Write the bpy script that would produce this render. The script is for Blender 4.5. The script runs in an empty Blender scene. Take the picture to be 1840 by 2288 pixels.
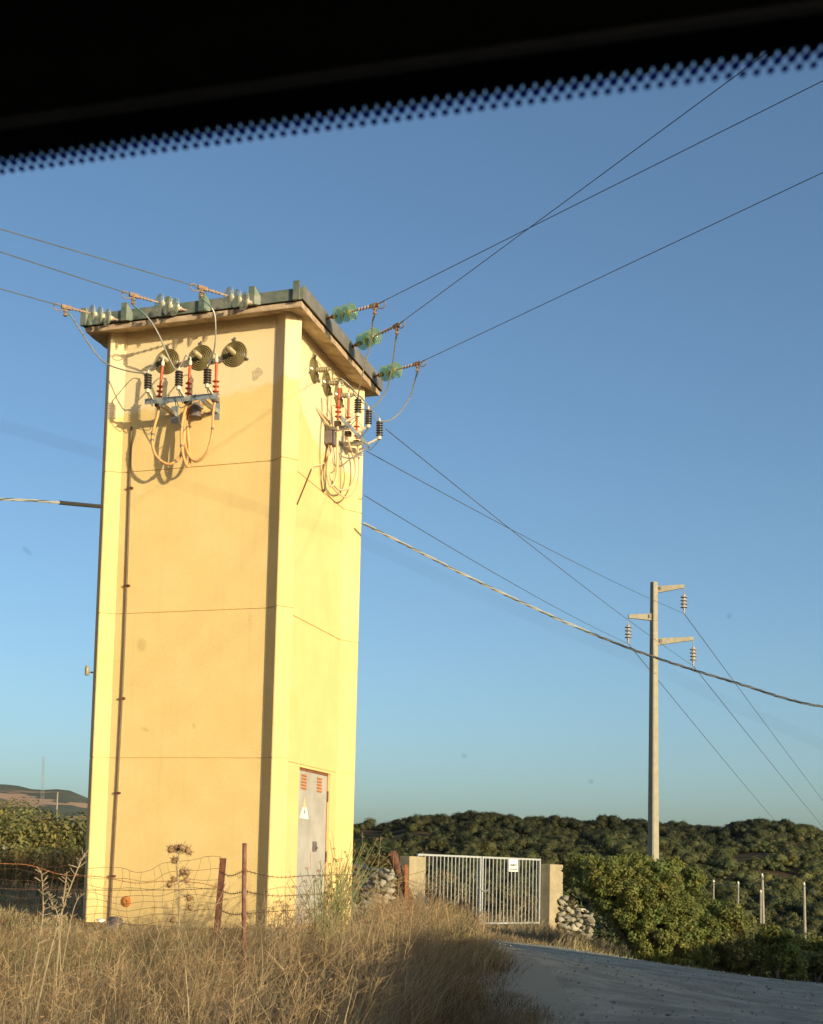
import bpy, bmesh, math, random
import numpy as np
from mathutils import Vector, Matrix, noise as mnoise
random.seed(7); rng = np.random.default_rng(7)
sc = bpy.context.scene
col = sc.collection

# ------------------------------------------------------------------ camera, sky, sun, exposure
CAM = Vector((9.2617, -16.7520, 0.8218))
ROT = Matrix(((0.935777, -0.352580, 0.002876), (0.351246, 0.931462, -0.094896), (0.030780, 0.089811, 0.995483)))  # right | forward | up
FPX, CX, CY = 3091.18, 632.0, 1656.95          # focal length and optical centre in photograph pixels (1840 x 2288)
cd = bpy.data.cameras.new('camera'); cam = bpy.data.objects.new('camera', cd); col.objects.link(cam)
cd.sensor_fit = 'AUTO'; cd.sensor_width = 36.0
cd.lens = 36.0 * FPX / 2288
cd.shift_x = (920 - CX) / 2288; cd.shift_y = (CY - 1144) / 2288
cd.clip_start = 0.02; cd.clip_end = 20000
cd.dof.use_dof = True; cd.dof.focus_distance = 19.0; cd.dof.aperture_fstop = cd.lens / 2.2
m4 = Matrix.Identity(4)
for i in range(3):
    m4[i][0] = ROT[i][0]; m4[i][1] = ROT[i][2]; m4[i][2] = -ROT[i][1]; m4[i][3] = CAM[i]
cam.matrix_world = m4
sc.camera = cam

SUN = Vector((1, -0.65, 0.218)).normalized()    # towards the sun
elev = math.asin(SUN.z); azim = math.atan2(SUN.x, SUN.y)
w = bpy.data.worlds.new('World'); sc.world = w; w.use_nodes = True
nt = w.node_tree; bg = nt.nodes['Background']
sky = nt.nodes.new('ShaderNodeTexSky'); sky.sky_type = 'NISHITA'; sky.sun_disc = False
sky.sun_elevation = elev; sky.sun_rotation = azim
sky.air_density = 0.8; sky.dust_density = 2.0; sky.ozone_density = 2.3
nt.links.new(sky.outputs[0], bg.inputs[0]); bg.inputs[1].default_value = 0.145
ld = bpy.data.lights.new('sun', 'SUN'); lo = bpy.data.objects.new('sun', ld); col.objects.link(lo)
ld.energy = 4.75; ld.angle = math.radians(0.5); ld.color = (1.0, 0.81, 0.53)
lo.rotation_euler = SUN.to_track_quat('Z', 'Y').to_euler(); lo.location = (30, -20, 30)
sc.view_settings.view_transform = 'Standard'; sc.view_settings.look = 'None'
sc.view_settings.exposure = 0.45; sc.view_settings.gamma = 1.0

# ------------------------------------------------------------------ measuring
FW = Vector((-0.354011, 0.935241, 0)); RT = Vector((0.935241, 0.354011, 0))
def fs(F, S, z=0.0):
    p = CAM + FW * F + RT * S
    return Vector((p.x, p.y, z))
def ray(u, v): return ROT @ Vector(((u - CX) / FPX, 1.0, -(v - CY) / FPX))
def at(u, v, F):
    r = ray(u, v); return CAM + r * (F / r.dot(FW))
def on_y(u, v, y):
    r = ray(u, v); return CAM + r * ((y - CAM.y) / r.y)
def on_x(u, v, x):
    r = ray(u, v); return CAM + r * ((x - CAM.x) / r.x)

# ------------------------------------------------------------------ materials
MATS = {}
def mat(name, c1, c2=None, scale=5.0, rough=0.85, metal=0.0, bump=0.0, bscale=None, spec=0.3, detail=6.0, lo_=0.35, hi_=0.65, trans=0.0, stretch=None, var=0.0, subsurf=None):
    if name in MATS: return MATS[name]
    m = bpy.data.materials.new(name); m.use_nodes = True; n = m.node_tree.nodes; L = m.node_tree.links
    b = n['Principled BSDF']; b.inputs['Roughness'].default_value = rough; b.inputs['Metallic'].default_value = metal
    b.inputs['Specular IOR Level'].default_value = spec
    if trans: b.inputs['Transmission Weight'].default_value = trans
    tc = n.new('ShaderNodeTexCoord'); vec = tc.outputs['Object']
    if stretch:
        mp = n.new('ShaderNodeMapping'); mp.inputs['Scale'].default_value = stretch; L.new(vec, mp.inputs[0]); vec = mp.outputs[0]
    nz = n.new('ShaderNodeTexNoise'); nz.inputs['Scale'].default_value = scale; nz.inputs['Detail'].default_value = detail; nz.inputs['Roughness'].default_value = 0.65
    L.new(vec, nz.inputs[0])
    cr = n.new('ShaderNodeValToRGB'); cr.color_ramp.elements[0].position = lo_; cr.color_ramp.elements[1].position = hi_
    cr.color_ramp.elements[0].color = (*c1, 1); cr.color_ramp.elements[1].color = (*(c2 or c1), 1)
    L.new(nz.outputs[0], cr.inputs[0]); out = cr.outputs[0]
    if var:
        at_ = n.new('ShaderNodeAttribute'); at_.attribute_name = 'tint'
        mx = n.new('ShaderNodeMix'); mx.data_type = 'RGBA'; mx.blend_type = 'MULTIPLY'; mx.inputs[0].default_value = var
        L.new(out, mx.inputs[6]); L.new(at_.outputs['Color'], mx.inputs[7]); out = mx.outputs[2]
    L.new(out, b.inputs['Base Color'])
    if bump:
        n2 = n.new('ShaderNodeTexNoise'); n2.inputs['Scale'].default_value = bscale or scale * 4; n2.inputs['Detail'].default_value = 8
        L.new(vec, n2.inputs[0]); bp = n.new('ShaderNodeBump'); bp.inputs['Strength'].default_value = bump; bp.inputs['Distance'].default_value = 0.02
        L.new(n2.outputs[0], bp.inputs['Height']); L.new(bp.outputs[0], b.inputs['Normal'])
    m['_out'] = 1
    MATS[name] = m
    return m
def leafmat(name, c1, c2, scale=0.6, transl=0.25, rough=0.7):
    m = mat(name, c1, c2, scale=scale, rough=rough, var=0.9, spec=0.25)
    if not m.get('leaf'):
        n = m.node_tree.nodes; L = m.node_tree.links; b = n['Principled BSDF']; o = n['Material Output']
        tr = n.new('ShaderNodeBsdfTranslucent'); L.new(b.inputs['Base Color'].links[0].from_socket, tr.inputs[0])
        mx = n.new('ShaderNodeMixShader'); mx.inputs[0].default_value = transl
        L.new(b.outputs[0], mx.inputs[1]); L.new(tr.outputs[0], mx.inputs[2]); L.new(mx.outputs[0], o.inputs[0]); m['leaf'] = 1
    return m

M_YEL = mat('yellow_render', (.70, .485, .20), (.76, .535, .24), scale=1.3, rough=0.9, bump=0.25, bscale=60, spec=0.1)
def yellow_paint():
    # older pale coat above, newer yellow coat below, ragged edge between them; faint streaks and dirt near the ground
    m = M_YEL; n = m.node_tree.nodes; L = m.node_tree.links; b = n['Principled BSDF']
    base = b.inputs['Base Color'].links[0].from_socket
    geo = n.new('ShaderNodeNewGeometry'); sep = n.new('ShaderNodeSeparateXYZ'); L.new(geo.outputs['Position'], sep.inputs[0])
    nz = n.new('ShaderNodeTexNoise'); nz.inputs['Scale'].default_value = 2.2; nz.inputs['Detail'].default_value = 5; L.new(geo.outputs['Position'], nz.inputs[0])
    def math_(op, a, c=None):
        q = n.new('ShaderNodeMath'); q.operation = op
        for i, v in enumerate((a, c)):
            if v is None: continue
            if isinstance(v, (int, float)): q.inputs[i].default_value = v
            else: L.new(v, q.inputs[i])
        return q.outputs[0]
    # edge height: 7.05 on the front, falling to 6.6 towards the back of the right side
    yy = math_('MAXIMUM', sep.outputs[1], 0.25)
    ed = math_('SUBTRACT', 7.27, math_('MULTIPLY', math_('MINIMUM', yy, 1.6), 0.42))
    xx = math_('MULTIPLY', math_('SUBTRACT', sep.outputs[0], 1.5), 0.14)
    ed = math_('ADD', math_('ADD', ed, xx), math_('MULTIPLY', math_('SUBTRACT', nz.outputs[0], 0.5), 0.55))
    fac = math_('SUBTRACT', sep.outputs[2], ed)
    fac = math_('MULTIPLY', fac, 14.0); cl = n.new('ShaderNodeClamp'); L.new(fac, cl.inputs[0])
    mx = n.new('ShaderNodeMix'); mx.data_type = 'RGBA'; L.new(cl.outputs[0], mx.inputs[0]); L.new(base, mx.inputs[6]); mx.inputs[7].default_value = (.74, .565, .335, 1)
    # dirt close to the ground
    nz2 = n.new('ShaderNodeTexNoise'); nz2.inputs['Scale'].default_value = 4.0; nz2.inputs['Detail'].default_value = 6; L.new(geo.outputs['Position'], nz2.inputs[0])
    dz = math_('SUBTRACT', 0.55, sep.outputs[2]); dz = math_('MULTIPLY', math_('MULTIPLY', dz, 2.2), math_('SUBTRACT', nz2.outputs[0], 0.25))
    c2 = n.new('ShaderNodeClamp'); L.new(dz, c2.inputs[0]); c2.inputs['Max'].default_value = 0.6
    m2 = n.new('ShaderNodeMix'); m2.data_type = 'RGBA'; L.new(c2.outputs[0], m2.inputs[0]); L.new(mx.outputs[2], m2.inputs[6]); m2.inputs[7].default_value = (.36, .27, .15, 1)
    # rain streaks
    mp = n.new('ShaderNodeMapping'); mp.inputs['Scale'].default_value = (7, 7, 0.35); L.new(geo.outputs['Position'], mp.inputs[0])
    n3 = n.new('ShaderNodeTexNoise'); n3.inputs['Scale'].default_value = 1.5; n3.inputs['Detail'].default_value = 4; L.new(mp.outputs[0], n3.inputs[0])
    st = n.new('ShaderNodeMapRange'); st.inputs[1].default_value = 0.55; st.inputs[2].default_value = 0.8; st.inputs[3].default_value = 0; st.inputs[4].default_value = 0.2; L.new(n3.outputs[0], st.inputs[0])
    m3 = n.new('ShaderNodeMix'); m3.data_type = 'RGBA'; L.new(st.outputs[0], m3.inputs[0]); L.new(m2.outputs[2], m3.inputs[6]); m3.inputs[7].default_value = (.45, .36, .22, 1)
    L.new(m3.outputs[2], b.inputs['Base Color'])
yellow_paint()
M_CONC = mat('eave_concrete', (.33, .215, .14), (.56, .41, .28), scale=5, rough=.95, bump=.4, spec=.1)
M_SOFF = mat('stained_soffit', (.36, .25, .15), (.62, .50, .33), scale=4, rough=.95, spec=.1)
M_GREYS = mat('weathered_grey_sheet', (.16, .15, .125), (.25, .215, .18), scale=4, rough=.6, metal=.2, bump=.1)
M_GREEN = mat('weathered_green_sheet', (.07, .115, .085), (.22, .20, .16), scale=5, rough=.55, metal=.2, bump=.1)
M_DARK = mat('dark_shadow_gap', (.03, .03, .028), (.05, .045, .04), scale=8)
M_DOOR = mat('grey_door_paint', (.35, .31, .27), (.46, .41, .36), scale=3, rough=.6)
M_RUST = mat('rust', (.20, .065, .028), (.34, .13, .06), scale=18, rough=.95, bump=.3)
M_RUSTL = mat('bright_rust', (.42, .14, .04), (.55, .20, .06), scale=20, rough=.95)
M_MESH = mat('old_wire', (.05, .028, .018), (.10, .05, .03), scale=14, rough=.9)
M_RUSTD = mat('dark_rust', (.075, .034, .022), (.17, .075, .045), scale=14, rough=.95, bump=.4)
M_WHITE = mat('white_sign', (.78, .76, .68), (.82, .80, .73), scale=6, rough=.5)
M_INK = mat('black_print', (.03, .03, .03), rough=.6)
M_GALV = mat('galvanised_steel', (.34, .34, .33), (.46, .46, .44), scale=12, rough=.45, metal=.6)
M_GATE = mat('galvanised_gate', (.42, .41, .39), (.51, .50, .475), scale=12, rough=.5, metal=.3)
M_WIRE = mat('dark_wire', (.10, .11, .105), (.13, .145, .135), scale=5, rough=.6, metal=.3)
M_ALU = mat('aluminium_wire', (.27, .25, .21), (.34, .31, .27), scale=9, rough=.5, metal=.4)
M_BROWN = mat('brown_conduit', (.15, .10, .06), (.19, .13, .085), scale=8, rough=.7)
M_ORANGE = mat('orange_cable', (.60, .29, .105), (.68, .36, .15), scale=6, rough=.6)
M_PALE = mat('pale_cable', (.60, .42, .235), (.68, .50, .30), scale=6, rough=.6)
M_RED = mat('red_silicone', (.45, .075, .032), (.54, .115, .045), scale=10, rough=.5)
M_BLACKP = mat('brown_black_porcelain', (.055, .042, .036), (.085, .066, .055), scale=10, rough=.35, spec=.5)
M_CREAM = mat('cream_resin', (.55, .49, .38), (.66, .59, .46), scale=8, rough=.5)
M_BOX = mat('grey_brown_metal', (.13, .10, .10), (.2, .16, .15), scale=9, rough=.6)
M_PIN = mat('pinkish_zinc', (.36, .23, .16), (.50, .35, .26), scale=14, rough=.55, metal=.2)
M_POLE = mat('pole_concrete', (.29, .25, .185), (.355, .31, .23), scale=5, rough=.95, spec=.1, bump=.15)
M_PILL = mat('pillar_concrete', (.31, .245, .155), (.41, .325, .205), scale=4, rough=.95, spec=.1, bump=.3)
M_STONE = mat('wall_stone', (.25, .23, .18), (.42, .375, .295), scale=3, rough=.95, var=.9, bump=.4, bscale=20)
M_WOODP = mat('weathered_post', (.25, .22, .17), (.32, .28, .22), scale=4, rough=.95)
M_BRASS = mat('beige_insulator', (.26, .205, .105), (.34, .27, .15), scale=10, rough=.4, spec=.5)
def glass_mat(name, colr, rough=.05, alpha=.5):
    m = bpy.data.materials.new(name); m.use_nodes = True; n = m.node_tree.nodes; L = m.node_tree.links
    b = n['Principled BSDF']; o = n['Material Output']
    tc = n.new('ShaderNodeTexCoord'); nz = n.new('ShaderNodeTexNoise'); nz.inputs['Scale'].default_value = 9; L.new(tc.outputs['Object'], nz.inputs[0])
    cr = n.new('ShaderNodeValToRGB'); cr.color_ramp.elements[0].color = (*[c * .85 for c in colr], 1); cr.color_ramp.elements[1].color = (*colr, 1); L.new(nz.outputs[0], cr.inputs[0])
    L.new(cr.outputs[0], b.inputs['Base Color']); b.inputs['Roughness'].default_value = rough; b.inputs['Specular IOR Level'].default_value = .8
    t = n.new('ShaderNodeBsdfTransparent'); t.inputs[0].default_value = (*[.5 + .5 * c for c in colr], 1)
    mx = n.new('ShaderNodeMixShader'); mx.inputs[0].default_value = alpha; L.new(t.outputs[0], mx.inputs[1]); L.new(b.outputs[0], mx.inputs[2]); L.new(mx.outputs[0], o.inputs[0])
    return m
M_GCLEAR = glass_mat('clear_insulator_glass', (.78, .78, .66), alpha=.32)
M_GTEAL = glass_mat('teal_insulator_glass', (.42, .54, .27), alpha=.22)
M_GOLIVE = glass_mat('olive_disc_glass', (.21, .16, .07), alpha=.92, rough=.12)
M_BLACK = mat('black_lining', (.012, .012, .012), (.016, .016, .015), scale=60, rough=.95, spec=.05)
M_TRIM = mat('dark_trim', (.022, .022, .02), (.028, .028, .025), scale=30, rough=.5, spec=.3)
M_FRIT = mat('ceramic_frit', (.006, .007, .016), rough=.5, spec=.2)
M_CARP = mat('dark_blue_paint', (.02, .03, .06), (.022, .033, .065), scale=3, rough=.25, spec=.6)
M_TYRE = mat('rubber', (.02, .02, .02), (.03, .03, .03), scale=20)
M_DRY = leafmat('dry_straw', (.52, .385, .205), (.74, .575, .345), scale=1.2, transl=.35, rough=.8)
M_GRN = leafmat('fennel_green', (.15, .17, .055), (.26, .26, .10), scale=3, transl=.2)
M_FEN = mat('fennel_stem', (.16, .175, .06), (.27, .26, .11), scale=3, rough=.8)
M_STALK = mat('dead_stalk', (.28, .20, .115), (.38, .285, .18), scale=9, rough=.9)
M_SEED = mat('brown_seed_heads', (.22, .12, .055), (.36, .22, .11), scale=20, rough=.95)
M_LEAF = leafmat('mastic_leaves', (.14, .158, .036), (.225, .225, .065), scale=1.2, transl=.35)
M_MAQ = leafmat('maquis_leaves', (.155, .16, .04), (.27, .225, .085), scale=.35, transl=.3)
M_HILL = leafmat('hill_scrub_leaves', (.044, .051, .016), (.106, .102, .033), scale=.05, transl=.05)
M_PINE = leafmat('pine_needles', (.035, .05, .015), (.06, .075, .025), scale=1)
M_BARK = mat('bark', (.10, .07, .045), (.18, .13, .09), scale=6, rough=.95)

# ------------------------------------------------------------------ mesh helpers
class MB:
    def __init__(s): s.v = []; s.f = []
    def add(s, vs, fs_):
        o = len(s.v); s.v += [tuple(p) for p in vs]; s.f += [tuple(i + o for i in f) for f in fs_]; return s
    def box(s, lo, hi, rot=None, org=None):
        x0, y0, z0 = lo; x1, y1, z1 = hi
        vs = [Vector(p) for p in ((x0,y0,z0),(x1,y0,z0),(x1,y1,z0),(x0,y1,z0),(x0,y0,z1),(x1,y0,z1),(x1,y1,z1),(x0,y1,z1))]
        if rot is not None:
            org = Vector(org) if org is not None else Vector((0, 0, 0)); vs = [rot @ (p - org) + org for p in vs]
        return s.add(vs, [(0,3,2,1),(4,5,6,7),(0,1,5,4),(1,2,6,5),(2,3,7,6),(3,0,4,7)])
    def beam(s, a, b, wx, wz, up=(0, 0, 1)):
        a = Vector(a); b = Vector(b); d = (b - a).normalized(); u = Vector(up)
        if abs(d.dot(u)) > .98: u = Vector((1, 0, 0))
        r = d.cross(u).normalized(); u = r.cross(d)
        vs = [p + r * i * wx / 2 + u * j * wz / 2 for p in (a, b) for i, j in ((-1,-1),(1,-1),(1,1),(-1,1))]
        return s.add(vs, [(0,1,2,3),(7,6,5,4),(0,4,5,1),(1,5,6,2),(2,6,7,3),(3,7,4,0)])
    def tube(s, pts, r, n=6, cap=True):
        pts = [Vector(p) for p in pts]; k = len(pts); rs = r if isinstance(r, (list, tuple)) else [r] * k
        o = len(s.v); ref = None
        for i, p in enumerate(pts):
            d = (pts[min(i + 1, k - 1)] - pts[max(i - 1, 0)])
            if d.length < 1e-9: d = Vector((0, 0, 1))
            d.normalize()
            if ref is None:
                ref = Vector((0, 0, 1)) if abs(d.z) < .9 else Vector((1, 0, 0))
            a = ref - d * ref.dot(d)
            if a.length < 1e-6: a = d.orthogonal()
            a.normalize(); ref = a; b = d.cross(a)
            for j in range(n):
                t = 2 * math.pi * j / n; s.v.append(tuple(p + (a * math.cos(t) + b * math.sin(t)) * rs[i]))
        for i in range(k - 1):
            for j in range(n):
                q = (j + 1) % n; s.f.append((o + i*n + j, o + i*n + q, o + (i+1)*n + q, o + (i+1)*n + j))
        if cap:
            s.f.append(tuple(o + j for j in range(n))[::-1]); s.f.append(tuple(o + (k-1)*n + j for j in range(n)))
        return s
    def lathe(s, prof, a, axis, n=20):
        # prof: (radius, distance along the axis from a)
        a = Vector(a); d = Vector(axis).normalized(); e = d.orthogonal().normalized(); g = d.cross(e); o = len(s.v); k = len(prof)
        for r, h in prof:
            for j in range(n):
                t = 2 * math.pi * j / n; s.v.append(tuple(a + d * h + (e * math.cos(t) + g * math.sin(t)) * max(r, 1e-4)))
        for i in range(k - 1):
            for j in range(n):
                q = (j + 1) % n; s.f.append((o + i*n + j, o + i*n + q, o + (i+1)*n + q, o + (i+1)*n + j))
        s.f.append(tuple(o + j for j in range(n))[::-1]); s.f.append(tuple(o + (k-1)*n + j for j in range(n)))
        return s
    def prism(s, poly, a, ex, ey, ez, depth):
        # poly in (ex, ey) plane from a, extruded by depth along ez
        a = Vector(a); ex = Vector(ex); ey = Vector(ey); ez = Vector(ez); n = len(poly)
        vs = [a + ex * x + ey * y for x, y in poly] + [a + ex * x + ey * y + ez * depth for x, y in poly]
        return s.add(vs, [tuple(range(n))[::-1], tuple(range(n, 2*n))] + [(i, (i+1) % n, n + (i+1) % n, n + i) for i in range(n)])
    def build(s, name, m, parent=None, smooth=False, bevel=0):
        me = bpy.data.meshes.new(name); loc = world_loc(parent) if parent else Vector((0, 0, 0))
        inv = world_mat(parent).inverted() if parent else Matrix.Identity(4)
        me.from_pydata([tuple(inv @ Vector(p)) for p in s.v], [], s.f); me.update()
        bm = bmesh.new(); bm.from_mesh(me); bmesh.ops.recalc_face_normals(bm, faces=bm.faces); bm.to_mesh(me); bm.free()
        if smooth:
            me.polygons.foreach_set('use_smooth', [True] * len(me.polygons))
            try: me.set_sharp_from_angle(angle=math.radians(40))
            except Exception: pass
        me.materials.append(m)
        o = bpy.data.objects.new(name, me); col.objects.link(o)
        if parent: o.parent = parent
        if bevel:
            b = o.modifiers.new('bevel', 'BEVEL'); b.width = bevel; b.segments = 2; b.limit_method = 'ANGLE'
        return o
def world_mat(o):
    m = o.matrix_basis.copy()
    while o.parent: o = o.parent; m = o.matrix_basis @ m
    return m
def world_loc(o): return world_mat(o).translation
def tag(o, label=None, cat=None, group=None, kind=None):
    if label: o['label'] = label
    if cat: o['category'] = cat
    if group: o['group'] = group
    if kind: o['kind'] = kind
    return o
def thing(name, loc, label, cat, group=None, rotz=0):
    o = bpy.data.objects.new(name, None); col.objects.link(o); o.location = loc; o.rotation_euler = (0, 0, rotz); o.empty_display_size = .2
    return tag(o, label, cat, group)
def meshobj(name, V, Fq, m, parent=None, tint=None, smooth=False):
    # V (n,3) array in world space, Fq (k,4|3) index array; tint: per-face grey multiplier or rgb
    me = bpy.data.meshes.new(name)
    V = np.asarray(V, np.float32)
    if parent: V = V - np.array(world_loc(parent), np.float32)
    k, c = Fq.shape
    me.vertices.add(len(V)); me.vertices.foreach_set('co', V.ravel())
    me.loops.add(k * c); me.loops.foreach_set('vertex_index', Fq.ravel().astype(np.int32))
    me.polygons.add(k); me.polygons.foreach_set('loop_start', np.arange(0, k * c, c, dtype=np.int32)); me.polygons.foreach_set('loop_total', np.full(k, c, np.int32))
    if smooth: me.polygons.foreach_set('use_smooth', np.ones(k, bool))
    me.update(calc_edges=True)
    if tint is not None:
        a = me.attributes.new('tint', 'FLOAT_COLOR', 'FACE'); t = np.ones((k, 4), np.float32)
        t[:, :3] = tint if tint.ndim == 2 else tint[:, None]
        a.data.foreach_set('color', t.ravel())
    me.materials.append(m)
    o = bpy.data.objects.new(name, me); col.objects.link(o)
    if parent: o.parent = parent
    return o
def copy_tree(o, parent=None):
    c = o.copy(); col.objects.link(c)
    if parent: c.parent = parent
    for ch in list(o.children): copy_tree(ch, c)
    return c
def smooth_path(pts, k=6):
    pts = [Vector(p) for p in pts]; out = []
    for i in range(len(pts) - 1):
        p0 = pts[max(i-1, 0)]; p1 = pts[i]; p2 = pts[i+1]; p3 = pts[min(i+2, len(pts)-1)]
        for j in range(k):
            t = j / k
            out.append(.5 * ((2*p1) + (p2-p0)*t + (2*p0-5*p1+4*p2-p3)*t*t + (3*p1-p0-3*p2+p3)*t**3))
    out.append(pts[-1]); return out
def fbm(x, y, z=0.0, s=1.0, o=4): return mnoise.fractal((x*s, y*s, z*s), 1.0, 2.0, o)

# ------------------------------------------------------------------ ground
CTRL = np.array([
 (0,0,-.4),(0,-3,-.42),(0,3,-.4),(-12,0,-.4),(-12,8,-.3),(-12,-10,-.5),(-12,25,-.3),(0,-12,-.5),
 (6,-3,-.45),(6,0,-.42),(8,-2,-.42),(10,-2.5,-.42),(12,-1,-.38),(12,1,-.42),(13,2.2,-.45),(14,-2,-.26),(15.5,-3,-.10),(15.5,0,-.14),(16.5,-4,-.02),(17,1.5,-.06),
 (18,-2,0),(18,0,0),(20,1,0),(22,0,0),(20,3,-.22),(20,-6,0),(16,-8,0),(24,2.5,-.30),(20,-2,0),
 (13,4,-.46),(17,6.4,-.72),(22,4.2,-.52),(28,4.2,-.52),(27,6.2,-.70),(26,8,-.90),(25.5,10,-1.06),(20,8,-.85),(15,9,-.8),(10,5,-.45),(25,15,-1.3),
 (32.7,3.1,-.44),(36,6.7,-.62),(34,5,-.52),(38,4,-.5),(31,6.0,-.60),(30.5,7.5,-1.0),(30,9,-1.6),(29,11,-1.9),(33,9,-1.6),
 (30,-4,.15),(35,-6,.25),(40,-8,.45),(50,-10,1.1),(60,-15,1.3),(60,-30,1.4),(30,-15,.5),(38,0,.0),(36,2,-.3),
 (35,12,-2.4),(45,15,-2.9),(50,13.4,-2.4),(60,25,-4.5),(80,30,-5),(100,35,-5),(100,10,-4),(70,8,-3),(50,5,-1.4),(35,20,-3),(45,30,-4),(25,25,-1.6),(60,50,-5),(100,60,-5),(100,-20,.8),(100,-40,1.2),(25,35,-1.6),(0,35,-.5)], float)
def tps_k(r): return np.where(r > 1e-9, r * r * np.log(np.maximum(r, 1e-9)), 0)
def tps_fit(c, lam=.6):
    n = len(c); r = np.hypot(c[:, None, 0] - c[None, :, 0], c[:, None, 1] - c[None, :, 1]); K = tps_k(r) + lam * np.eye(n)
    P = np.c_[np.ones(n), c[:, :2]]; A = np.block([[K, P], [P.T, np.zeros((3, 3))]])
    return np.linalg.solve(A, np.r_[c[:, 2], 0, 0, 0])
TW = tps_fit(CTRL)
SHADE_RIDGE = [(-8,5.4,1.0),(2,5.3,1.65),(6,6.2,1.75),(12,10.4,1.75),(13.8,12.5,2.35),(15.5,14.4,1.75),(17,19,2.5),(17,28,1.4)]
def sstep(a, b, x):
    t = np.clip((x - a) / (b - a), 0, 1); return t * t * (3 - 2 * t)
def vnoise(F, S, seed=0):
    # smooth pseudo-noise, sums of sines
    r = np.random.default_rng(seed); z = 0
    for k in range(9):
        a = r.uniform(0, 6.28); f = 0.35 * 1.55 ** k; z = z + np.sin(F * math.cos(a) * f + S * math.sin(a) * f + r.uniform(0, 6.28)) / 1.45 ** k
    return z / 2.2
def height(F, S):
    F = np.asarray(F, float); S = np.asarray(S, float); shp = np.broadcast(F, S).shape
    F = np.broadcast_to(F, shp).ravel(); S = np.broadcast_to(S, shp).ravel(); out = np.empty(len(F))
    for i in range(0, len(F), 8000):
        f = np.clip(F[i:i+8000], -12, 100); s = np.clip(S[i:i+8000], -40, 60)
        r = np.hypot(f[:, None] - CTRL[None, :, 0], s[:, None] - CTRL[None, :, 1])
        out[i:i+8000] = tps_k(r) @ TW[:len(CTRL)] + TW[-3] + TW[-2] * f + TW[-1] * s
    b = S / np.maximum(F, 20)
    base = np.interp(b, [-.4, -.15, 0, .18, .5], [1.2, 1.0, -2.5, -7.5, -7.5])
    crest = np.interp(b, [-.5, -.12, .0, .05, .10, .2, .3, .365, .40, .5, .8], [1.0, 1.0, 4.6, 8.6, 12.4, 12.8, 12.4, 12.6, 9.8, 5.4, 2])
    crest = crest + .5 * np.sin(b * 55) + .3 * np.sin(b * 131 + 1)
    t = .35 * sstep(95, 330, F) + .65 * np.clip((F - 115) / 215, 0, 1)
    far = base + (crest - base) * t + 2.6 * sstep(100, 150, F) * vnoise(F * .065, S * .065, 3) * (1 - sstep(290, 330, F))
    far = far - np.maximum(0, F - 335) * .05 * (F < 900) - 33 * (F >= 900)
    far = np.maximum(far, -12)
    wt = sstep(65, 95, F)
    h = out * (1 - wt) + far * wt
    near = np.exp(-((F - 14) / 30) ** 2 - (S / 30) ** 2)
    h = h + near * .04 * vnoise(F * 2.2, S * 2.2, 5)
    # unseen bank added right of the road, its crest shaped to shade it
    P = np.array(SHADE_RIDGE); best = np.full(len(F), -9.0)
    for k in range(len(P) - 1):
        a = P[k]; d = P[k+1] - a; L2 = d[0]**2 + d[1]**2
        tt = np.clip(((F - a[0]) * d[0] + (S - a[1]) * d[1]) / L2, 0, 1)
        dist = np.hypot(F - a[0] - tt * d[0], S - a[1] - tt * d[1])
        side = (F - a[0]) * d[1] - (S - a[1]) * d[0]     # >0 on the road side
        best = np.maximum(best, a[2] + tt * d[2] - np.where(side > 0, 1.2, .25) * dist + .12 * vnoise(F * 2, S * 2, 8))
    h = np.maximum(h, best)
    return h.reshape(shp)
def gz(F, S): return float(height(np.array([F]), np.array([S]))[0])
def FSxyz(F, S, z):
    F = np.asarray(F); S = np.asarray(S)
    return np.stack([CAM.x + FW.x * F + RT.x * S, CAM.y + FW.y * F + RT.y * S, np.broadcast_to(z, F.shape)], -1)
def grid_faces(n, m):
    i = np.arange(n - 1)[:, None] * m + np.arange(m - 1)[None, :]
    return np.stack([i, i + m, i + m + 1, i + 1], -1).reshape(-1, 4)
def axis(lo, hi, st, far_lo, far_hi, g=1.12):
    a = list(np.arange(lo, hi, st)); d = st; x = a[-1]
    while x < far_hi: d *= g; x += d; a.append(x)
    d = st; x = lo; pre = []
    while x > far_lo: d *= g; x -= d; pre.append(x)
    return np.array(pre[::-1] + a)
aF = axis(-10, 46, .35, -400, 7000, 1.045); aS = axis(-14, 26, .35, -4000, 4000, 1.06)
GF, GS = np.meshgrid(aF, aS, indexing='ij'); GZ = height(GF, GS)
M_GROUND = mat('dry_soil_and_grass', (.17, .115, .055), (.33, .24, .12), scale=1.2, rough=1, bump=.8, bscale=14, spec=.05, detail=10)
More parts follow.
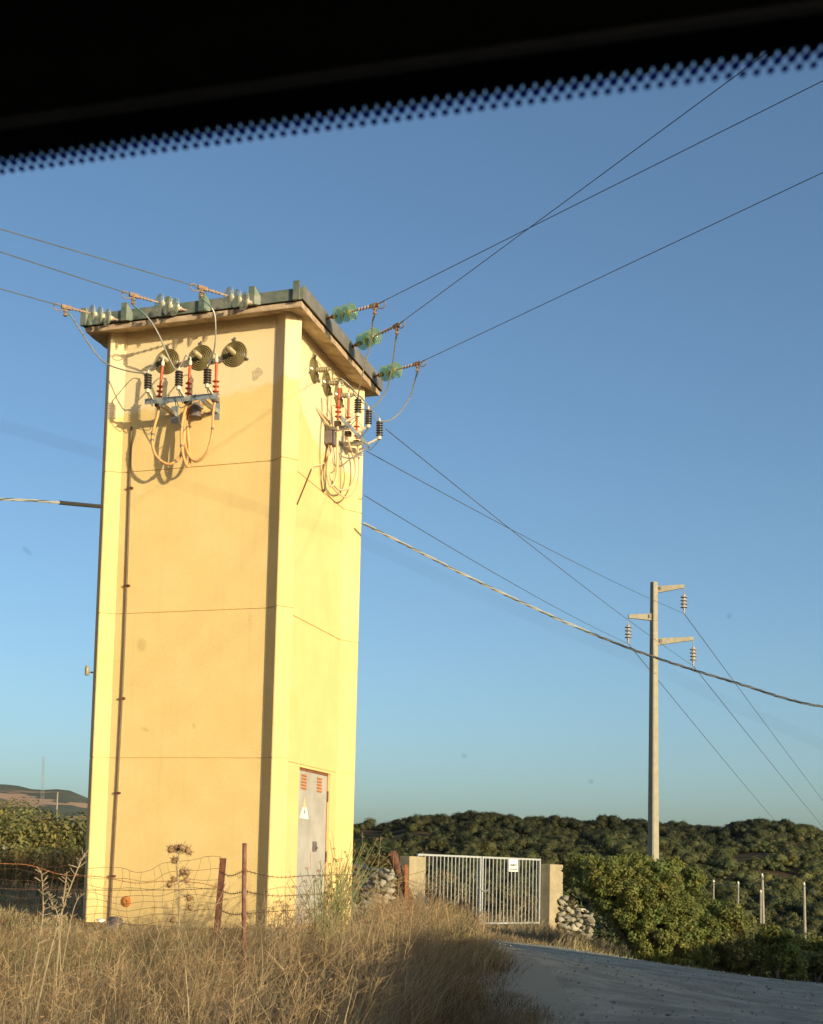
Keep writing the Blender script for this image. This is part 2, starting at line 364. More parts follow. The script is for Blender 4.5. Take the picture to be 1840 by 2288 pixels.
def ground_far():
    n = M_GROUND.node_tree.nodes; L = M_GROUND.node_tree.links; b = n['Principled BSDF']; base = b.inputs['Base Color'].links[0].from_socket
    a = n.new('ShaderNodeAttribute'); a.attribute_name = 'scrubland'
    nz = n.new('ShaderNodeTexNoise'); nz.inputs['Scale'].default_value = .09; nz.inputs['Detail'].default_value = 6
    tc = n.new('ShaderNodeTexCoord'); L.new(tc.outputs['Object'], nz.inputs[0])
    cr = n.new('ShaderNodeValToRGB'); e = cr.color_ramp.elements; e[0].position = .38; e[0].color = (.014, .015, .007, 1); e[1].position = .70; e[1].color = (.14, .085, .045, 1); L.new(nz.outputs[0], cr.inputs[0])
    mx = n.new('ShaderNodeMix'); mx.data_type = 'RGBA'; L.new(a.outputs['Fac'], mx.inputs[0]); L.new(base, mx.inputs[6]); L.new(cr.outputs[0], mx.inputs[7]); a2 = n.new('ShaderNodeAttribute'); a2.attribute_name = 'gravel'; n3 = n.new('ShaderNodeTexNoise'); n3.inputs['Scale'].default_value = 3.5; n3.inputs['Detail'].default_value = 10; L.new(tc.outputs['Object'], n3.inputs[0])
    ad = n.new('ShaderNodeMath'); ad.operation = 'MULTIPLY_ADD'; L.new(a2.outputs['Fac'], ad.inputs[0]); ad.inputs[1].default_value = 1.5; ad.inputs[2].default_value = -1.05
    a3 = n.new('ShaderNodeMath'); a3.operation = 'ADD'; L.new(ad.outputs[0], a3.inputs[0]); L.new(n3.outputs[0], a3.inputs[1])
    ml = n.new('ShaderNodeMath'); ml.operation = 'MULTIPLY'; ml.inputs[1].default_value = 4; ml.use_clamp = True; L.new(a3.outputs[0], ml.inputs[0])
    mg = n.new('ShaderNodeMix'); mg.data_type = 'RGBA'; L.new(ml.outputs[0], mg.inputs[0]); L.new(mx.outputs[2], mg.inputs[6]); mg.inputs[7].default_value = (.31, .288, .22, 1); L.new(mg.outputs[2], b.inputs['Base Color'])
ground_far()
g = meshobj('ground', FSxyz(GF.ravel(), GS.ravel(), GZ.ravel()), grid_faces(len(aF), len(aS)), M_GROUND, smooth=True)
at_ = g.data.attributes.new('scrubland', 'FLOAT', 'POINT')
ge = np.interp(GF, [p_.x for p_ in smooth_path([(a, b, 0) for a, b in ((-14,-2.6),(0,-2.0),(5,-.1),(9,1.75),(12,2.45),(16,2.95),(22,3.15),(27.4,3.5))], 6)], [p_.y for p_ in smooth_path([(a, b, 0) for a, b in ((-14,-2.6),(0,-2.0),(5,-.1),(9,1.75),(12,2.45),(16,2.95),(22,3.15),(27.4,3.5))], 6)])
gv_ = g.data.attributes.new('gravel', 'FLOAT', 'POINT'); gv_.data.foreach_set('value', (sstep(1.3, .0, ge - GS) * (GF < 27.4) * (GF > -12)).ravel().astype(np.float32))
at_.data.foreach_set('value', (sstep(30, 42, GF) * sstep(-.3, .1, GS / np.maximum(GF, 1) + .2) ).ravel().astype(np.float32))
tag(g, kind='structure')

# dirt road: lofted between its two edges
LE = [(-14,-2.6),(-6,-2.4),(0,-2.0),(5,-.1),(9,1.75),(12,2.45),(16,2.95),(22,3.15),(27.4,3.5),(28.2,4.3),(27.0,6.3),(26.2,8.0),(25.6,10),(25.4,13),(26,18),(28,28)]
RE_ = [(-14,3.6),(-6,3.4),(0,3.2),(4,3.8),(7,5.2),(9,6.6),(11,8.0),(12.5,9.2),(13.6,10.3),(14.2,11.0),(14.8,11.8),(15.3,12.6),(15.8,13.8),(16.2,16),(16.5,20),(17,28)]
Le = smooth_path([(a, b, 0) for a, b in LE], 8); Re = smooth_path([(a, b, 0) for a, b in RE_], 8)
nr = 26; tt = np.linspace(0, 1, nr)
RF = np.array([[l.x * (1-t) + r.x * t for t in tt] for l, r in zip(Le, Re)]); RS = np.array([[l.y * (1-t) + r.y * t for t in tt] for l, r in zip(Le, Re)])
ew = vnoise(RF * 3, RS * 3, 21) * .10; RS = RS + ew * ((tt < .02)[None, :])
RZ = height(RF, RS) + .022; RZ[:, 0] -= .10; RZ[:, 1] -= .012
M_ROAD = mat('gravel_road', (.255, .242, .19), (.385, .36, .28), scale=1.3, rough=1, bump=.25, bscale=70, spec=.1, detail=14, stretch=(1, 1, 1), lo_=.42, hi_=.60)
def road_patches():
    n = M_ROAD.node_tree.nodes; L = M_ROAD.node_tree.links; b = n['Principled BSDF']; base = b.inputs['Base Color'].links[0].from_socket
    tc = n.new('ShaderNodeTexCoord'); vo = n.new('ShaderNodeTexVoronoi'); vo.inputs['Scale'].default_value = 9; L.new(tc.outputs['Object'], vo.inputs[0])
    mr = n.new('ShaderNodeMapRange'); mr.inputs[1].default_value = .12; mr.inputs[2].default_value = .3; mr.inputs[3].default_value = .5; mr.inputs[4].default_value = 0; L.new(vo.outputs['Distance'], mr.inputs[0])
    n2 = n.new('ShaderNodeTexNoise'); n2.inputs['Scale'].default_value = .8; L.new(tc.outputs['Object'], n2.inputs[0])
    m_ = n.new('ShaderNodeMath'); m_.operation = 'MULTIPLY'; L.new(mr.outputs[0], m_.inputs[0]); L.new(n2.outputs[0], m_.inputs[1])
    mx = n.new('ShaderNodeMix'); mx.data_type = 'RGBA'; L.new(m_.outputs[0], mx.inputs[0]); L.new(base, mx.inputs[6]); mx.inputs[7].default_value = (.06, .055, .05, 1); L.new(mx.outputs[2], b.inputs['Base Color'])
road_patches()
rd = meshobj('road', FSxyz(RF.ravel(), RS.ravel(), RZ.ravel()), grid_faces(len(Le), nr), M_ROAD, smooth=True); tag(rd, kind='structure')

# far mountains
def mountains():
    bs = np.linspace(-1.2, 1.2, 260); rows = np.linspace(0, 1, 14); V = []
    R0 = 3200.0
    cr = 1.245 * np.interp(bs, [-1.2,-.5,-.32,-.205,-.19,-.178,-.172,-.165,-.155,-.145,-.10,-.02,.05,.1,.6,1.2], [230,240,215,181,173,169,172,173,168,158,120,70,40,30,60,90])
    for k, t in enumerate(rows):
        F = R0 + 900 * t
        z = -5 + (cr * (1 + .02 * np.sin(bs * 160 + 7 * t))) * (t ** .8) + 4 * np.sin(bs * 90 + t * 9) * t * (1 - t)
        V.append(FSxyz(np.full(len(bs), F), bs * F, z))
    m = mat('mountain_scrub', (.075, .085, .065), (.12, .12, .085), scale=.006, rough=1, spec=.0)
    n = m.node_tree.nodes; L = m.node_tree.links; b = n['Principled BSDF']; base = b.inputs['Base Color'].links[0].from_socket
    tc = n.new('ShaderNodeTexCoord'); mp = n.new('ShaderNodeMapping'); mp.inputs['Scale'].default_value = (.004, .004, .03); L.new(tc.outputs['Object'], mp.inputs[0])
    nz = n.new('ShaderNodeTexNoise'); nz.inputs['Scale'].default_value = 1; nz.inputs['Detail'].default_value = 3; L.new(mp.outputs[0], nz.inputs[0])
    sp = n.new('ShaderNodeSeparateXYZ'); L.new(tc.outputs['Object'], sp.inputs[0])
    mr = n.new('ShaderNodeMapRange'); mr.inputs[1].default_value = 201; mr.inputs[2].default_value = 188; mr.inputs[3].default_value = 0; mr.inputs[4].default_value = 1; L.new(sp.outputs[2], mr.inputs[0])
    st = n.new('ShaderNodeMapRange'); st.inputs[1].default_value = .50; st.inputs[2].default_value = .53; L.new(nz.outputs[0], st.inputs[0])
    mu = n.new('ShaderNodeMath'); mu.operation = 'MULTIPLY'; L.new(mr.outputs[0], mu.inputs[0]); L.new(st.outputs[0], mu.inputs[1])
    mx = n.new('ShaderNodeMix'); mx.data_type = 'RGBA'; L.new(mu.outputs[0], mx.inputs[0]); L.new(base, mx.inputs[6]); mx.inputs[7].default_value = (.38, .24, .16, 1); L.new(mx.outputs[2], b.inputs['Base Color'])
    tag(meshobj('mountains', np.concatenate(V), grid_faces(14, 260), m, smooth=True), kind='structure')
mountains()

# ------------------------------------------------------------------ transformer tower
W, D, c, nn, d, s, c2 = 2.936, 3.252, .1474, .0161, .1293, .1708, .185
dr, sr = .18, .30; WR = W - dr
H1, H2, H3, HT = 2.231, 4.231, 6.235, 8.268
tower = thing('transformer_tower', (W/2, D/2, 0), 'tall yellow square tower with a flat green edged roof and narrow grey door', 'tower')
POLY = [(c,0),(c+nn,0),(c+nn+s,d),(W-c-nn-s,d),(W-c-nn,0),(W-c,0),(W,c2),(W,c2+nn),(WR,c2+nn+sr),(WR,D-c2-nn-sr),(W,D-c2-nn),(W,D-c2),(W-c,D),(W-c-nn,D),(W-c-nn-s,D-d),(c+nn+s,D-d),(c+nn,D),(c,D),(0,D-c2),(0,D-c2-nn),(d,D-c2-nn-s),(d,c2+nn+s),(0,c2+nn),(0,c2)]
def inset(poly, e):
    n = len(poly); out = []
    for i in range(n):
        p0 = Vector(poly[i-1]); p = Vector(poly[i]); p1 = Vector(poly[(i+1) % n])
        n1 = Vector((-(p-p0).y, (p-p0).x)).normalized(); n2 = Vector((-(p1-p).y, (p1-p).x)).normalized()
        b = (n1 + n2); b = b / max(b.length_squared, 1e-6) * 2
        out.append((p.x + b.x * e, p.y + b.y * e))
    return out
PIN = inset(POLY, .014)
DY0, DY1, DZ = 1.13, 2.465, 2.195       # door opening
def tower_wall():
    mb = MB(); n = len(POLY); g_ = .006
    lev = [(-.4, POLY), (H1-g_, POLY), (H1-g_*.8, PIN), (H1+g_*.8, PIN), (H1+g_, POLY), (H2-g_, POLY), (H2-g_*.8, PIN), (H2+g_*.8, PIN), (H2+g_, POLY), (H3-g_, POLY), (H3-g_*.8, PIN), (H3+g_*.8, PIN), (H3+g_, POLY), (HT, POLY)]
    for k in range(len(lev) - 1):
        (z0, a), (z1, b) = lev[k], lev[k+1]
        for i in range(n):
            j = (i + 1) % n
            if k == 0 and i == 8:
                x = WR; y0, y1 = a[8][1], a[9][1]
                for ya, yb, za, zb in ((y0, DY0, z0, z1), (DY1, y1, z0, z1), (DY0, DY1, DZ, z1), (DY0, DY1, z0, .02)):
                    mb.add([(x,ya,za),(x,yb,za),(x,yb,zb),(x,ya,zb)], [(0,1,2,3)])
                xi = x - .07
                mb.add([(x,DY0,.02),(xi,DY0,.02),(xi,DY0,DZ),(x,DY0,DZ)], [(0,1,2,3)]); mb.add([(x,DY1,.02),(xi,DY1,.02),(xi,DY1,DZ),(x,DY1,DZ)], [(3,2,1,0)])
                mb.add([(x,DY0,DZ),(xi,DY0,DZ),(xi,DY1,DZ),(x,DY1,DZ)], [(0,1,2,3)])
                continue
            mb.add([(*a[i], z0), (*a[j], z0), (*b[j], z1), (*b[i], z1)], [(0,1,2,3)])
    o = mb.build('wall', M_YEL, tower)
    return o
wall = tower_wall()
# door
door_x = WR - .045
def door_leaf(y0, y1, rusty):
    o = MB().box((door_x-.03, y0, .03), (door_x, y1, DZ-.035)).build('door_leaf', M_DOOR, tower, bevel=.004)
    vy = (y0 + y1) / 2 - .03
    vz = 2.0
    v = MB()
    for k in range(5):
        zz = vz - .10 + k * .045
        v.add([(door_x+.001, vy-.10, zz), (door_x+.001, vy+.10, zz), (door_x+.014, vy+.10, zz+.012), (door_x+.014, vy-.10, zz+.012), (door_x+.001, vy+.10, zz+.034), (door_x+.001, vy-.10, zz+.034)], [(0,1,2,3),(3,2,4,5)])
    v.build('louvre_vent', M_RUSTL, o)
    return o
ym = 1.795
dl = door_leaf(DY0+.012, ym-.004, True); drr = door_leaf(ym+.004, DY1-.012, True)
fr = MB()
fr.box((door_x-.05, DY0-.001, 0), (door_x-.033, DY1+.001, DZ)); fr.box((door_x-.032, DY0+.001, DZ-.03), (door_x+.010, DY1-.001, DZ-.001))
fr.box((door_x-.032, DY0+.0005, .02), (door_x+.006, DY0+.010, DZ-.031)); fr.box((door_x-.032, DY1-.010, .02), (door_x+.006, DY1-.0005, DZ-.031))
fr.build('door_frame', M_RUST, tower)
hg = [(DY0+.014, 1.95), (DY0+.014, 1.02), (DY1-.014, 1.86), (DY1-.014, .98)]
for y, z in hg: MB().lathe([(.012, 0), (.014, .01), (.014, .15), (.012, .16)], (door_x+.012, y, z-.08), (0,0,1), 8).build('hinge', M_RUSTD, dl if y < ym else drr)
lk = MB().box((door_x+.001, 1.875, 1.05), (door_x+.03, 1.995, 1.19)); lk.lathe([(.02, 0), (.02, .03)], (door_x+.03, 1.935, 1.10), (1,0,0), 10)
lk.build('lock', M_BOX, drr, bevel=.006)
# warning sign: a white triangle on the left leaf with a lightning mark
tri = [(1.301, 1.505), (1.672, 1.495), (1.535, 1.645), (1.395, 1.655)]
sg = MB().prism([(-.185, 0), (.185, -.005), (.092, .155), (-.07, .16)], (door_x+.0015, 1.487, 1.50), (0,1,0), (0,0,1), (1,0,0), .003).build('warning_sign', M_WHITE, dl)
MB().prism([(-.068, .162), (.090, .157), (.0, .31)], (door_x+.0015, 1.487, 1.50), (0,1,0), (0,0,1), (1,0,0), .003).build('sign_tip', mat('faded_ochre_print', (.62, .42, .22), (.68, .48, .28), scale=12), sg)
MB().prism([(.02,.145),(-.035,.08),(-.005,.08),(-.045,.015),(.03,.095),(0,.095),(.035,.145)], (door_x+.0052, 1.487, 1.50), (0,1,0), (0,0,1), (1,0,0), .0015).build('lightning_mark', M_INK, sg)
MB().box((door_x+.0015, 1.40, 1.38), (door_x+.004, 1.57, 1.485)).build('data_plate', mat('grey_plate', (.36, .33, .27), (.43, .39, .32), scale=12, rough=.5), dl)
# rust drips under the lock and along the leaf joint
MB().box((door_x+.001, 1.806, .78), (door_x+.002, 1.822, 1.04)).build('rust_drip', M_RUSTL, drr)

# roof: concrete eave with sloping soffit, green sheet edge with raised ribs
of, orr, ol, ob = .20, .13, .14, .14
Z0, ZI = 8.185, 8.262
x0, x1, y0, y1 = -ol, W + orr, -of, D + ob
roof = MB()
N = 40
def ring(xa, xb, ya, yb, z, nz=0.0):
    P = []
    for (ax, ay), (bx, by) in (((xa,ya),(xb,ya)), ((xb,ya),(xb,yb)), ((xb,yb),(xa,yb)), ((xa,yb),(xa,ya))):
        for k in range(N):
            t = k / N; x = ax + (bx-ax)*t; y = ay + (by-ay)*t; q = nz * mnoise.fractal((x*5, y*5, z*9), 1, 2, 4)
            P.append((x + q, y + q, z + q * .6))
    return P
r1 = ring(d+.05, W-dr-.05, d+.05, D-d-.05, ZI + .004); r2 = ring(x0, x1, y0, y1, Z0, .008); r3 = ring(x0-.012, x1+.012, y0-.012, y1+.012, Z0+.03, .008); r4 = ring(x0-.006, x1+.006, y0-.006, y1+.006, Z0+.075, .004); r5 = ring(x0+.06, x1-.06, y0+.06, y1-.06, Z0+.09)
M4 = 4 * N
roof_s = MB(); roof_s.add(r1 + r2, [(i, (i+1) % M4, M4 + (i+1) % M4, M4 + i) for i in range(M4)])
roof_c = MB(); fr_ = []
for q in range(3): fr_ += [(q*M4 + i, q*M4 + (i+1) % M4, (q+1)*M4 + (i+1) % M4, (q+1)*M4 + i) for i in range(M4)]
roof_c.add(r2 + r3 + r4 + r5, fr_); roof_c.add([(x0+.06,y0+.06,Z0+.0905),(x1-.06,y0+.06,Z0+.0905),(x1-.06,y1-.06,Z0+.0905),(x0+.06,y1-.06,Z0+.0905)], [(0,1,2,3)])
ro = roof_c.build('roof', M_CONC, tower, smooth=True)
roof_s.build('soffit', M_SOFF, ro)
# sheet-metal edge: four strips, slightly outward, with rib upstands
bt, zb0, zb1 = .035, Z0 + .085, Z0 + .28
e0 = .045
bd = MB()
bd.box((x0-e0, y0-e0, zb0), (x1+e0, y0-e0+.02, zb1-.04)); bd.box((x0-e0, y1+e0-.02, zb0), (x1+e0-.021, y1+e0, zb1-.04)); bd.box((x0-e0, y0-e0+.021, zb0), (x0-e0+.02, y1+e0-.021, zb1-.04))
bd.box((x0-e0+.021, y0-e0+.021, zb1-.09), (x1+e0-.021, y1+e0-.021, zb1-.07))
bnd = bd.build('sheet_edge', M_GREEN, ro)
MB().box((x1+e0-.02, y0-e0+.021, zb0), (x1+e0, y1+e0, zb1)).build('sheet_edge', M_GREYS, ro)
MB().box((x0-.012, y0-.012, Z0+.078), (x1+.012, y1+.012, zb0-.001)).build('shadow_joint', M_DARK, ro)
for xx in (x0-e0+.0, .45, 1.12, 1.62, 2.35, 2.98):
    wdt = .085
    rb = MB()
    a = Vector((xx, y0-e0, zb0-.012)); hgt = zb1 - zb0 + .055
    rb.add([a, a+Vector((wdt,0,0)), a+Vector((wdt,-.05,0)), a+Vector((0,-.05,0)), a+Vector((0,0,hgt)), a+Vector((wdt,0,hgt)), a+Vector((wdt,-.05,hgt)), a+Vector((0,-.05,hgt))], [(0,3,2,1),(4,5,6,7),(0,1,5,4),(1,2,6,5),(2,3,7,6),(3,0,4,7)])
    if xx < 2.9:
        b0 = a + Vector((wdt, 0, 0)); rb.add([b0, b0+Vector((.07,0,0)), b0+Vector((0,-.05,0)), b0+Vector((0,0,hgt)), b0+Vector((.07,0,.12)), b0+Vector((0,-.05,hgt))], [(0,2,1),(3,4,5),(1,2,5,4),(0,1,4,3),(0,3,5,2)])
    rb.build('sheet_rib', M_GREEN, ro)

# glass ventilation discs with pass-through stubs
def disc(cx_, axis_, label=None):
    ax = Vector(axis_); p = Vector(cx_)
    R0 = .185; pr_ = []
    for k in range(7):
        r = R0 * (1 - k / 7); pr_ += [(r, .006 + .004*k), (r * .93, .022 + .004*k), (r - R0/7 * .85, .008 + .004*k)]
    pr_ = [(R0, -.005)] + pr_ + [(.01, .05)]
    o = MB().lathe(pr_, p, ax, 40).build('glass_disc', M_GOLIVE, tower, smooth=True)
    sp = [(.036, .0)]
    for k in range(7): sp += [(.030, .04 + k*.026), (.040, .05 + k*.026), (.040, .056 + k*.026)]
    sp += [(.024, .225), (.024, .25), (.008, .252), (.008, .275)]
    MB().lathe(sp, p, ax, 14).build('bushing_stub', M_BRASS, o, smooth=True)
    e = Vector((0, 0, 1)); g_ = ax.cross(e)
    for an in (90, 205, 335):
        dv = g_ * math.cos(math.radians(an)) + e * math.sin(math.radians(an)); MB().beam(p + ax*.008 + dv*(R0-.01), p + ax*.02 + dv*(R0+.045), .022, .03, up=ax).build('clip', M_BOX, o)
for x in (.986, 1.495, 1.998): disc((x, d+.001, 7.772), (0, -1, 0))
for y in (1.22, 1.775, 2.33): disc((WR+.001, y, 7.85), (1, 0, 0))
# conduit down the front panel
pts = [(.474, d-.018, 6.88), (.500, d-.018, 4.3), (.492, d-.018, 2.3), (.452, d-.018, .02)]
cond = MB().tube(smooth_path(pts, 4), .017, 8).build('conduit', M_BROWN, tower, smooth=True)
for z, x in ((6.0, .484), (4.62, .497), (3.05, .497), (1.75, .484), (.62, .463)):
    MB().box((x-.03, d-.040, z-.014), (x+.05, d+.002, z+.014)).build('conduit_clip', M_RUSTD, cond)
MB().lathe([(.07, 0), (.075, .012), (.055, .026), (.024, .03), (.024, .018), (.005, .018)], (.69, d, .285), (0, -1, 0), 14).build('rusty_cover', M_RUSTL, tower, smooth=True)
# concrete plinth under the door side and along the front
MB().prism([(-.35, -.30), (W+.45, -.30), (W+.45, D+.3), (-.35, D+.3)], (0, 0, -.45), (1,0,0), (0,1,0), (0,0,1), .435).build('plinth', mat('plinth_concrete', (.33, .27, .18), (.42, .35, .24), scale=4, rough=1, bump=.3), tower)
# damaged plaster spot
spot = [(math.cos(t) * (.075 + .02*math.sin(3*t+1)), math.sin(t) * (.085 + .025*math.sin(2*t))) for t in np.linspace(0, 2*math.pi, 22)[:-1]]
MB().prism(spot, (2.33, d-.0025, 7.46), (1,0,0), (0,0,1), (0,1,0), .004).build('chipped_plaster', mat('bare_plaster', (.42, .32, .20), (.66, .50, .31), scale=14, rough=1, bump=.6), tower)
# small wall hook insulator on the left corner
hk = MB(); hk.beam((.03, .12, 3.42), (-.03, .06, 3.42), .02, .02); hk.build('wall_hook', M_BOX, tower)
MB().lathe([(.02, 0), (.032, .02), (.03, .06), (.034, .08), (.03, .12), (.015, .14)], (-.03, .06, 3.37), (0, 0, 1), 10).build('hook_insulator', M_BRASS, tower, smooth=True)

# ------------------------------------------------------------------ terminal brackets with arresters and cable ends
def ribbed(base, top, r, ribs, core=.55):
    L = (Vector(top) - Vector(base)).length; pr_ = [(r*core, 0)]
    for k in range(ribs):
        h = L * (k + .5) / ribs; q = L / ribs
        pr_ += [(r*core, h - q*.42), (r, h - q*.16), (r, h + q*.02), (r*core*1.15, h + q*.36)]
    return pr_ + [(r*core, L), (r*core*.6, L)]
def q6(a, b): return (300 + a / 6.19, 740 + b / 6.19)
def z3(a, b): return (120 + a / 3.468, 600 + b / 3.468)
def z4(a, b): return (560 + a / 3.468, 600 + b / 3.468)
def zR(a, b): return (660 + a / 5.39, 740 + b / 5.39)
def bracket(root, P, out, along, barA, barB, arrs, reds, cableM, offT, offA, wallp):
    out = Vector(out); along = Vector(along)
    up = Vector((0, 0, 1)); L = (Vector(barB) - Vector(barA)).length
    b = MB(); A = Vector(barA); B = Vector(barB)
    b.beam(A, B, .008, .075); b.beam(A + up*.036 - out*.03, B + up*.036 - out*.03, .06, .008)
    bar = b.build('crossarm', M_GALV, root)
    for t in (.22, .80):
        p = A.lerp(B, t); q = p - out * ((p - Vector(wallp)).dot(out))
        MB().beam(p - up*.05, q - up*.05, .05, .055).build('support_arm', M_GALV, root)
        MB().beam(q - up*.17, q + up*.07, .10, .012, up=out).build('wall_plate', M_GALV, root)
    for (top, bot) in arrs:
        top = Vector(top); bot = Vector(bot)
        ar = MB().lathe(ribbed(bot, top, .056, 6), bot, top - bot, 18).build('surge_arrester', M_BLACKP, root, smooth=True)
        MB().lathe([(.02, 0), (.024, .01), (.014, .03), (.010, .055)], top, up, 10).build('arrester_cap', M_CREAM, ar, smooth=True)
        foot = bot - up * .02; bp = Vector(foot); 
        base = Vector((A + along * (bot - A).dot(along))) + up * .02
        h = MB(); h.lathe([(.030, 0), (.032, .04), (.022, .055)], bot - up*.05, up, 10); h.beam(bot - up*.03, base, .026, .03)
        h.build('arrester_holder', M_CREAM, ar)
        MB().tube(smooth_path([bot - up*.05, bot - up*.10 - out*.03, base - up*.10 + out*.02, base - up*.03], 4), .006, 5).build('earth_lead', M_WIRE, ar)
    for k, (bot, top) in enumerate(reds):
        bot = Vector(bot); top = Vector(top); dv = (top - bot).normalized(); Lr = (top - bot).length
        pr_ = [(.018, 0), (.020, .02)]
        for h in (.05, .12, .19): pr_ += [(.016, h - .02), (.047, h - .006), (.047, h + .001), (.017, h + .014)]
        pr_ += [(.016, .24), (.019, Lr*.62), (.021, Lr - .02), (.016, Lr)]
        tm = MB().lathe(pr_, bot, dv, 16).build('cable_termination', M_RED, root, smooth=True)
        MB().lathe([(.024, 0), (.026, .05), (.012, .075), (.010, .115)], top, dv, 10).build('terminal_lug', M_CREAM, tm, smooth=True)
        cl = MB().box((bot.x-.045, bot.y-.045, bot.z-.10), (bot.x+.045, bot.y+.045, bot.z-.025)); cl.build('cable_clamp', M_BOX, tm, bevel=.01)
        at0 = top + dv * .10; a1 = Vector(arrs[k][0]) + up*.05
        MB().tube(smooth_path([at0, at0 - along*.05 + up*.03 + out*.04, at0.lerp(a1, .6) + up*.05, a1], 5), .008, 6).build('bridge_wire', M_ALU, tm)
def cable(root, pts, r, m, name='power_cable', bands=()):
    sp = smooth_path(pts, 7); o = MB().tube(sp, r, 10).build(name, m, root, smooth=True)
    for t in bands:
        i = int(t * (len(sp) - 2)); p, q = sp[i], sp[i+1]; dv = (q - p).normalized(); MB().tube([p - dv*.012, p + dv*.012], r * 1.35, 10).build('cable_tie', M_BOX, o)
    return o
BF = thing('terminal_bracket', (1.43, -.33, 7.04), 'steel bracket with arresters and cable ends on the orange lit front of the tower', 'cable terminal', 'cable terminal brackets on the tower')
arrF = [((1.01,-.5,7.371),(1.014,-.5,7.16)), ((1.468,-.5,7.365),(1.472,-.5,7.156)), ((1.884,-.5,7.353),(1.888,-.5,7.145))]
redF = [((1.046,-.22,7.10),(1.083,-.22,7.574)), ((1.484,-.22,7.10),(1.496,-.22,7.54)), ((1.889,-.22,7.09),(1.885,-.22,7.543))]
bracket(BF, None, (0,-1,0), (1,0,0), (.892,-.33,7.053), (1.973,-.33,7.035), arrF, redF, M_ORANGE, 0, 0, (0, d, 0))
def pathF(pts, ys): return [on_y(*q6(a, b), y) for (a, b), y in zip(pts, ys)]
E0 = Vector((1.62, d-.01, 7.20))
cable(BF, [Vector((1.046,-.22,7.05))] + pathF([(330,1150),(290,1290),(252,1480),(272,1650),(345,1770),(470,1840),(580,1795),(655,1690),(685,1500),(700,1300),(730,1100)], [-.22,-.22,-.22,-.22,-.22,-.22,-.20,-.18,-.15,-.12,-.08]) + [Vector((1.56, .05, 7.12)), E0], .020, M_ORANGE, bands=(.22, .25, .55))
cable(BF, [Vector((1.484,-.22,7.05))] + pathF([(680,1200),(655,1400),(658,1560),(685,1740),(735,1865),(772,1830),(765,1650),(745,1400),(745,1150)], [-.22,-.22,-.22,-.22,-.20,-.16,-.12,-.08,-.04]) + [Vector((1.62, .08, 7.14)), E0 + Vector((.05,0,.02))], .020, M_ORANGE, bands=(.3,))
cable(BF, [Vector((1.889,-.22,7.04))] + pathF([(1095,1120),(1088,1320),(1060,1520),(980,1720),(860,1800),(765,1730),(712,1580),(705,1400),(735,1130)], [-.22,-.22,-.22,-.22,-.21,-.18,-.14,-.10,-.05]) + [Vector((1.60, .06, 7.16)), E0 + Vector((-.05,0,.04))], .017, M_ORANGE, bands=(.2, .8))
for pts_, ys_ in (([(960,1120),(1030,1145),(1080,1090),(1098,980)], [-.1,-.2,-.25,-.3]), ([(575,900),(575,1000),(600,1130),(640,1280),(690,1370),(780,1280)], [-.33,-.33,-.3,-.26,-.2,-.12]), ([(200,960),(260,900),(330,1010),(420,1000),(490,880)], [-.42,-.36,-.36,-.38,-.36]), ([(570,900),(640,1060),(760,980),(850,870)], [-.36,-.34,-.36,-.34])):
    MB().tube(smooth_path([on_y(*q6(a, b), y) for (a, b), y in zip(pts_, ys_)], 6), .006, 5).build('earth_wire', M_WIRE, BF)
lampc = on_y(*q6(862, 1010), -.06)
bx = MB().lathe([(.055, 0), (.06, .05), (.075, .07), (.075, .17), (.09, .18), (.09, .20)], lampc, (.03, -.1, -1), 18).build('cable_joint_cup', M_BOX, BF, smooth=True)
MB().beam(lampc + Vector((0, 0, .01)), (lampc.x, d, lampc.z + .02), .06, .05).build('cup_arm', M_GALV, bx)

BR = thing('terminal_bracket', (WR+.33, 2.17, 7.22), 'steel bracket with arresters and cable ends on the bright yellow door side of the tower', 'cable terminal', 'cable terminal brackets on the tower')
xb = WR + .33
arrR = [((xb+.17,1.75,7.57),(xb+.17,1.76,7.362)), ((xb+.17,2.27,7.575),(xb+.17,2.28,7.357)), ((xb+.17,2.836,7.578),(xb+.17,2.85,7.357))]
redR = [((xb-.11,1.70,7.27),(xb-.11,1.725,7.745)), ((xb-.11,2.185,7.27),(xb-.11,2.165,7.735)), ((xb-.11,2.60,7.26),(xb-.11,2.57,7.70))]
bracket(BR, None, (1,0,0), (0,1,0), (xb,1.54,7.232), (xb,2.80,7.222), arrR, redR, M_PALE, 0, 0, (WR, 0, 0))
ER = Vector((WR, 1.35, 7.35))
def pathR(pts, xs): return [on_x(*zR(a, b), WR + x) for (a, b), x in zip(pts, xs)]
cable(BR, [Vector((xb-.11,1.70,7.18))] + pathR([(512,1200),(507,1400),(508,1600),(490,1780),(440,1868),(400,1800),(388,1650),(420,1450),(440,1250),(405,1080)], [.22,.22,.22,.2,.17,.14,.11,.08,.06,.04]) + [ER], .018, M_PALE, bands=(.1,))
cable(BR, [Vector((xb-.11,2.185,7.18))] + pathR([(645,1330),(675,1440),(722,1590),(722,1740),(660,1875),(565,1915),(490,1880),(430,1780),(402,1620),(425,1400),(420,1200)], [.22,.22,.22,.22,.2,.18,.15,.12,.09,.07,.05]) + [ER], .015, M_PALE, bands=(.18,))
cable(BR, [Vector((xb-.11,2.60,7.17))] + pathR([(757,1420),(767,1580),(760,1780),(715,1930),(620,2000),(540,1965),(455,1885),(405,1780),(395,1600),(410,1350),(400,1150)], [.22,.22,.22,.21,.19,.16,.13,.1,.08,.06,.05]) + [ER], .013, M_PALE, bands=(.15, .62))
cable(BR, pathR([(440,1440),(405,1530),(330,1600),(255,1620),(215,1632),(195,1665)], [.06,.04,.02,.015,.012,.012]), .011, M_PALE, 'hanging_lead')
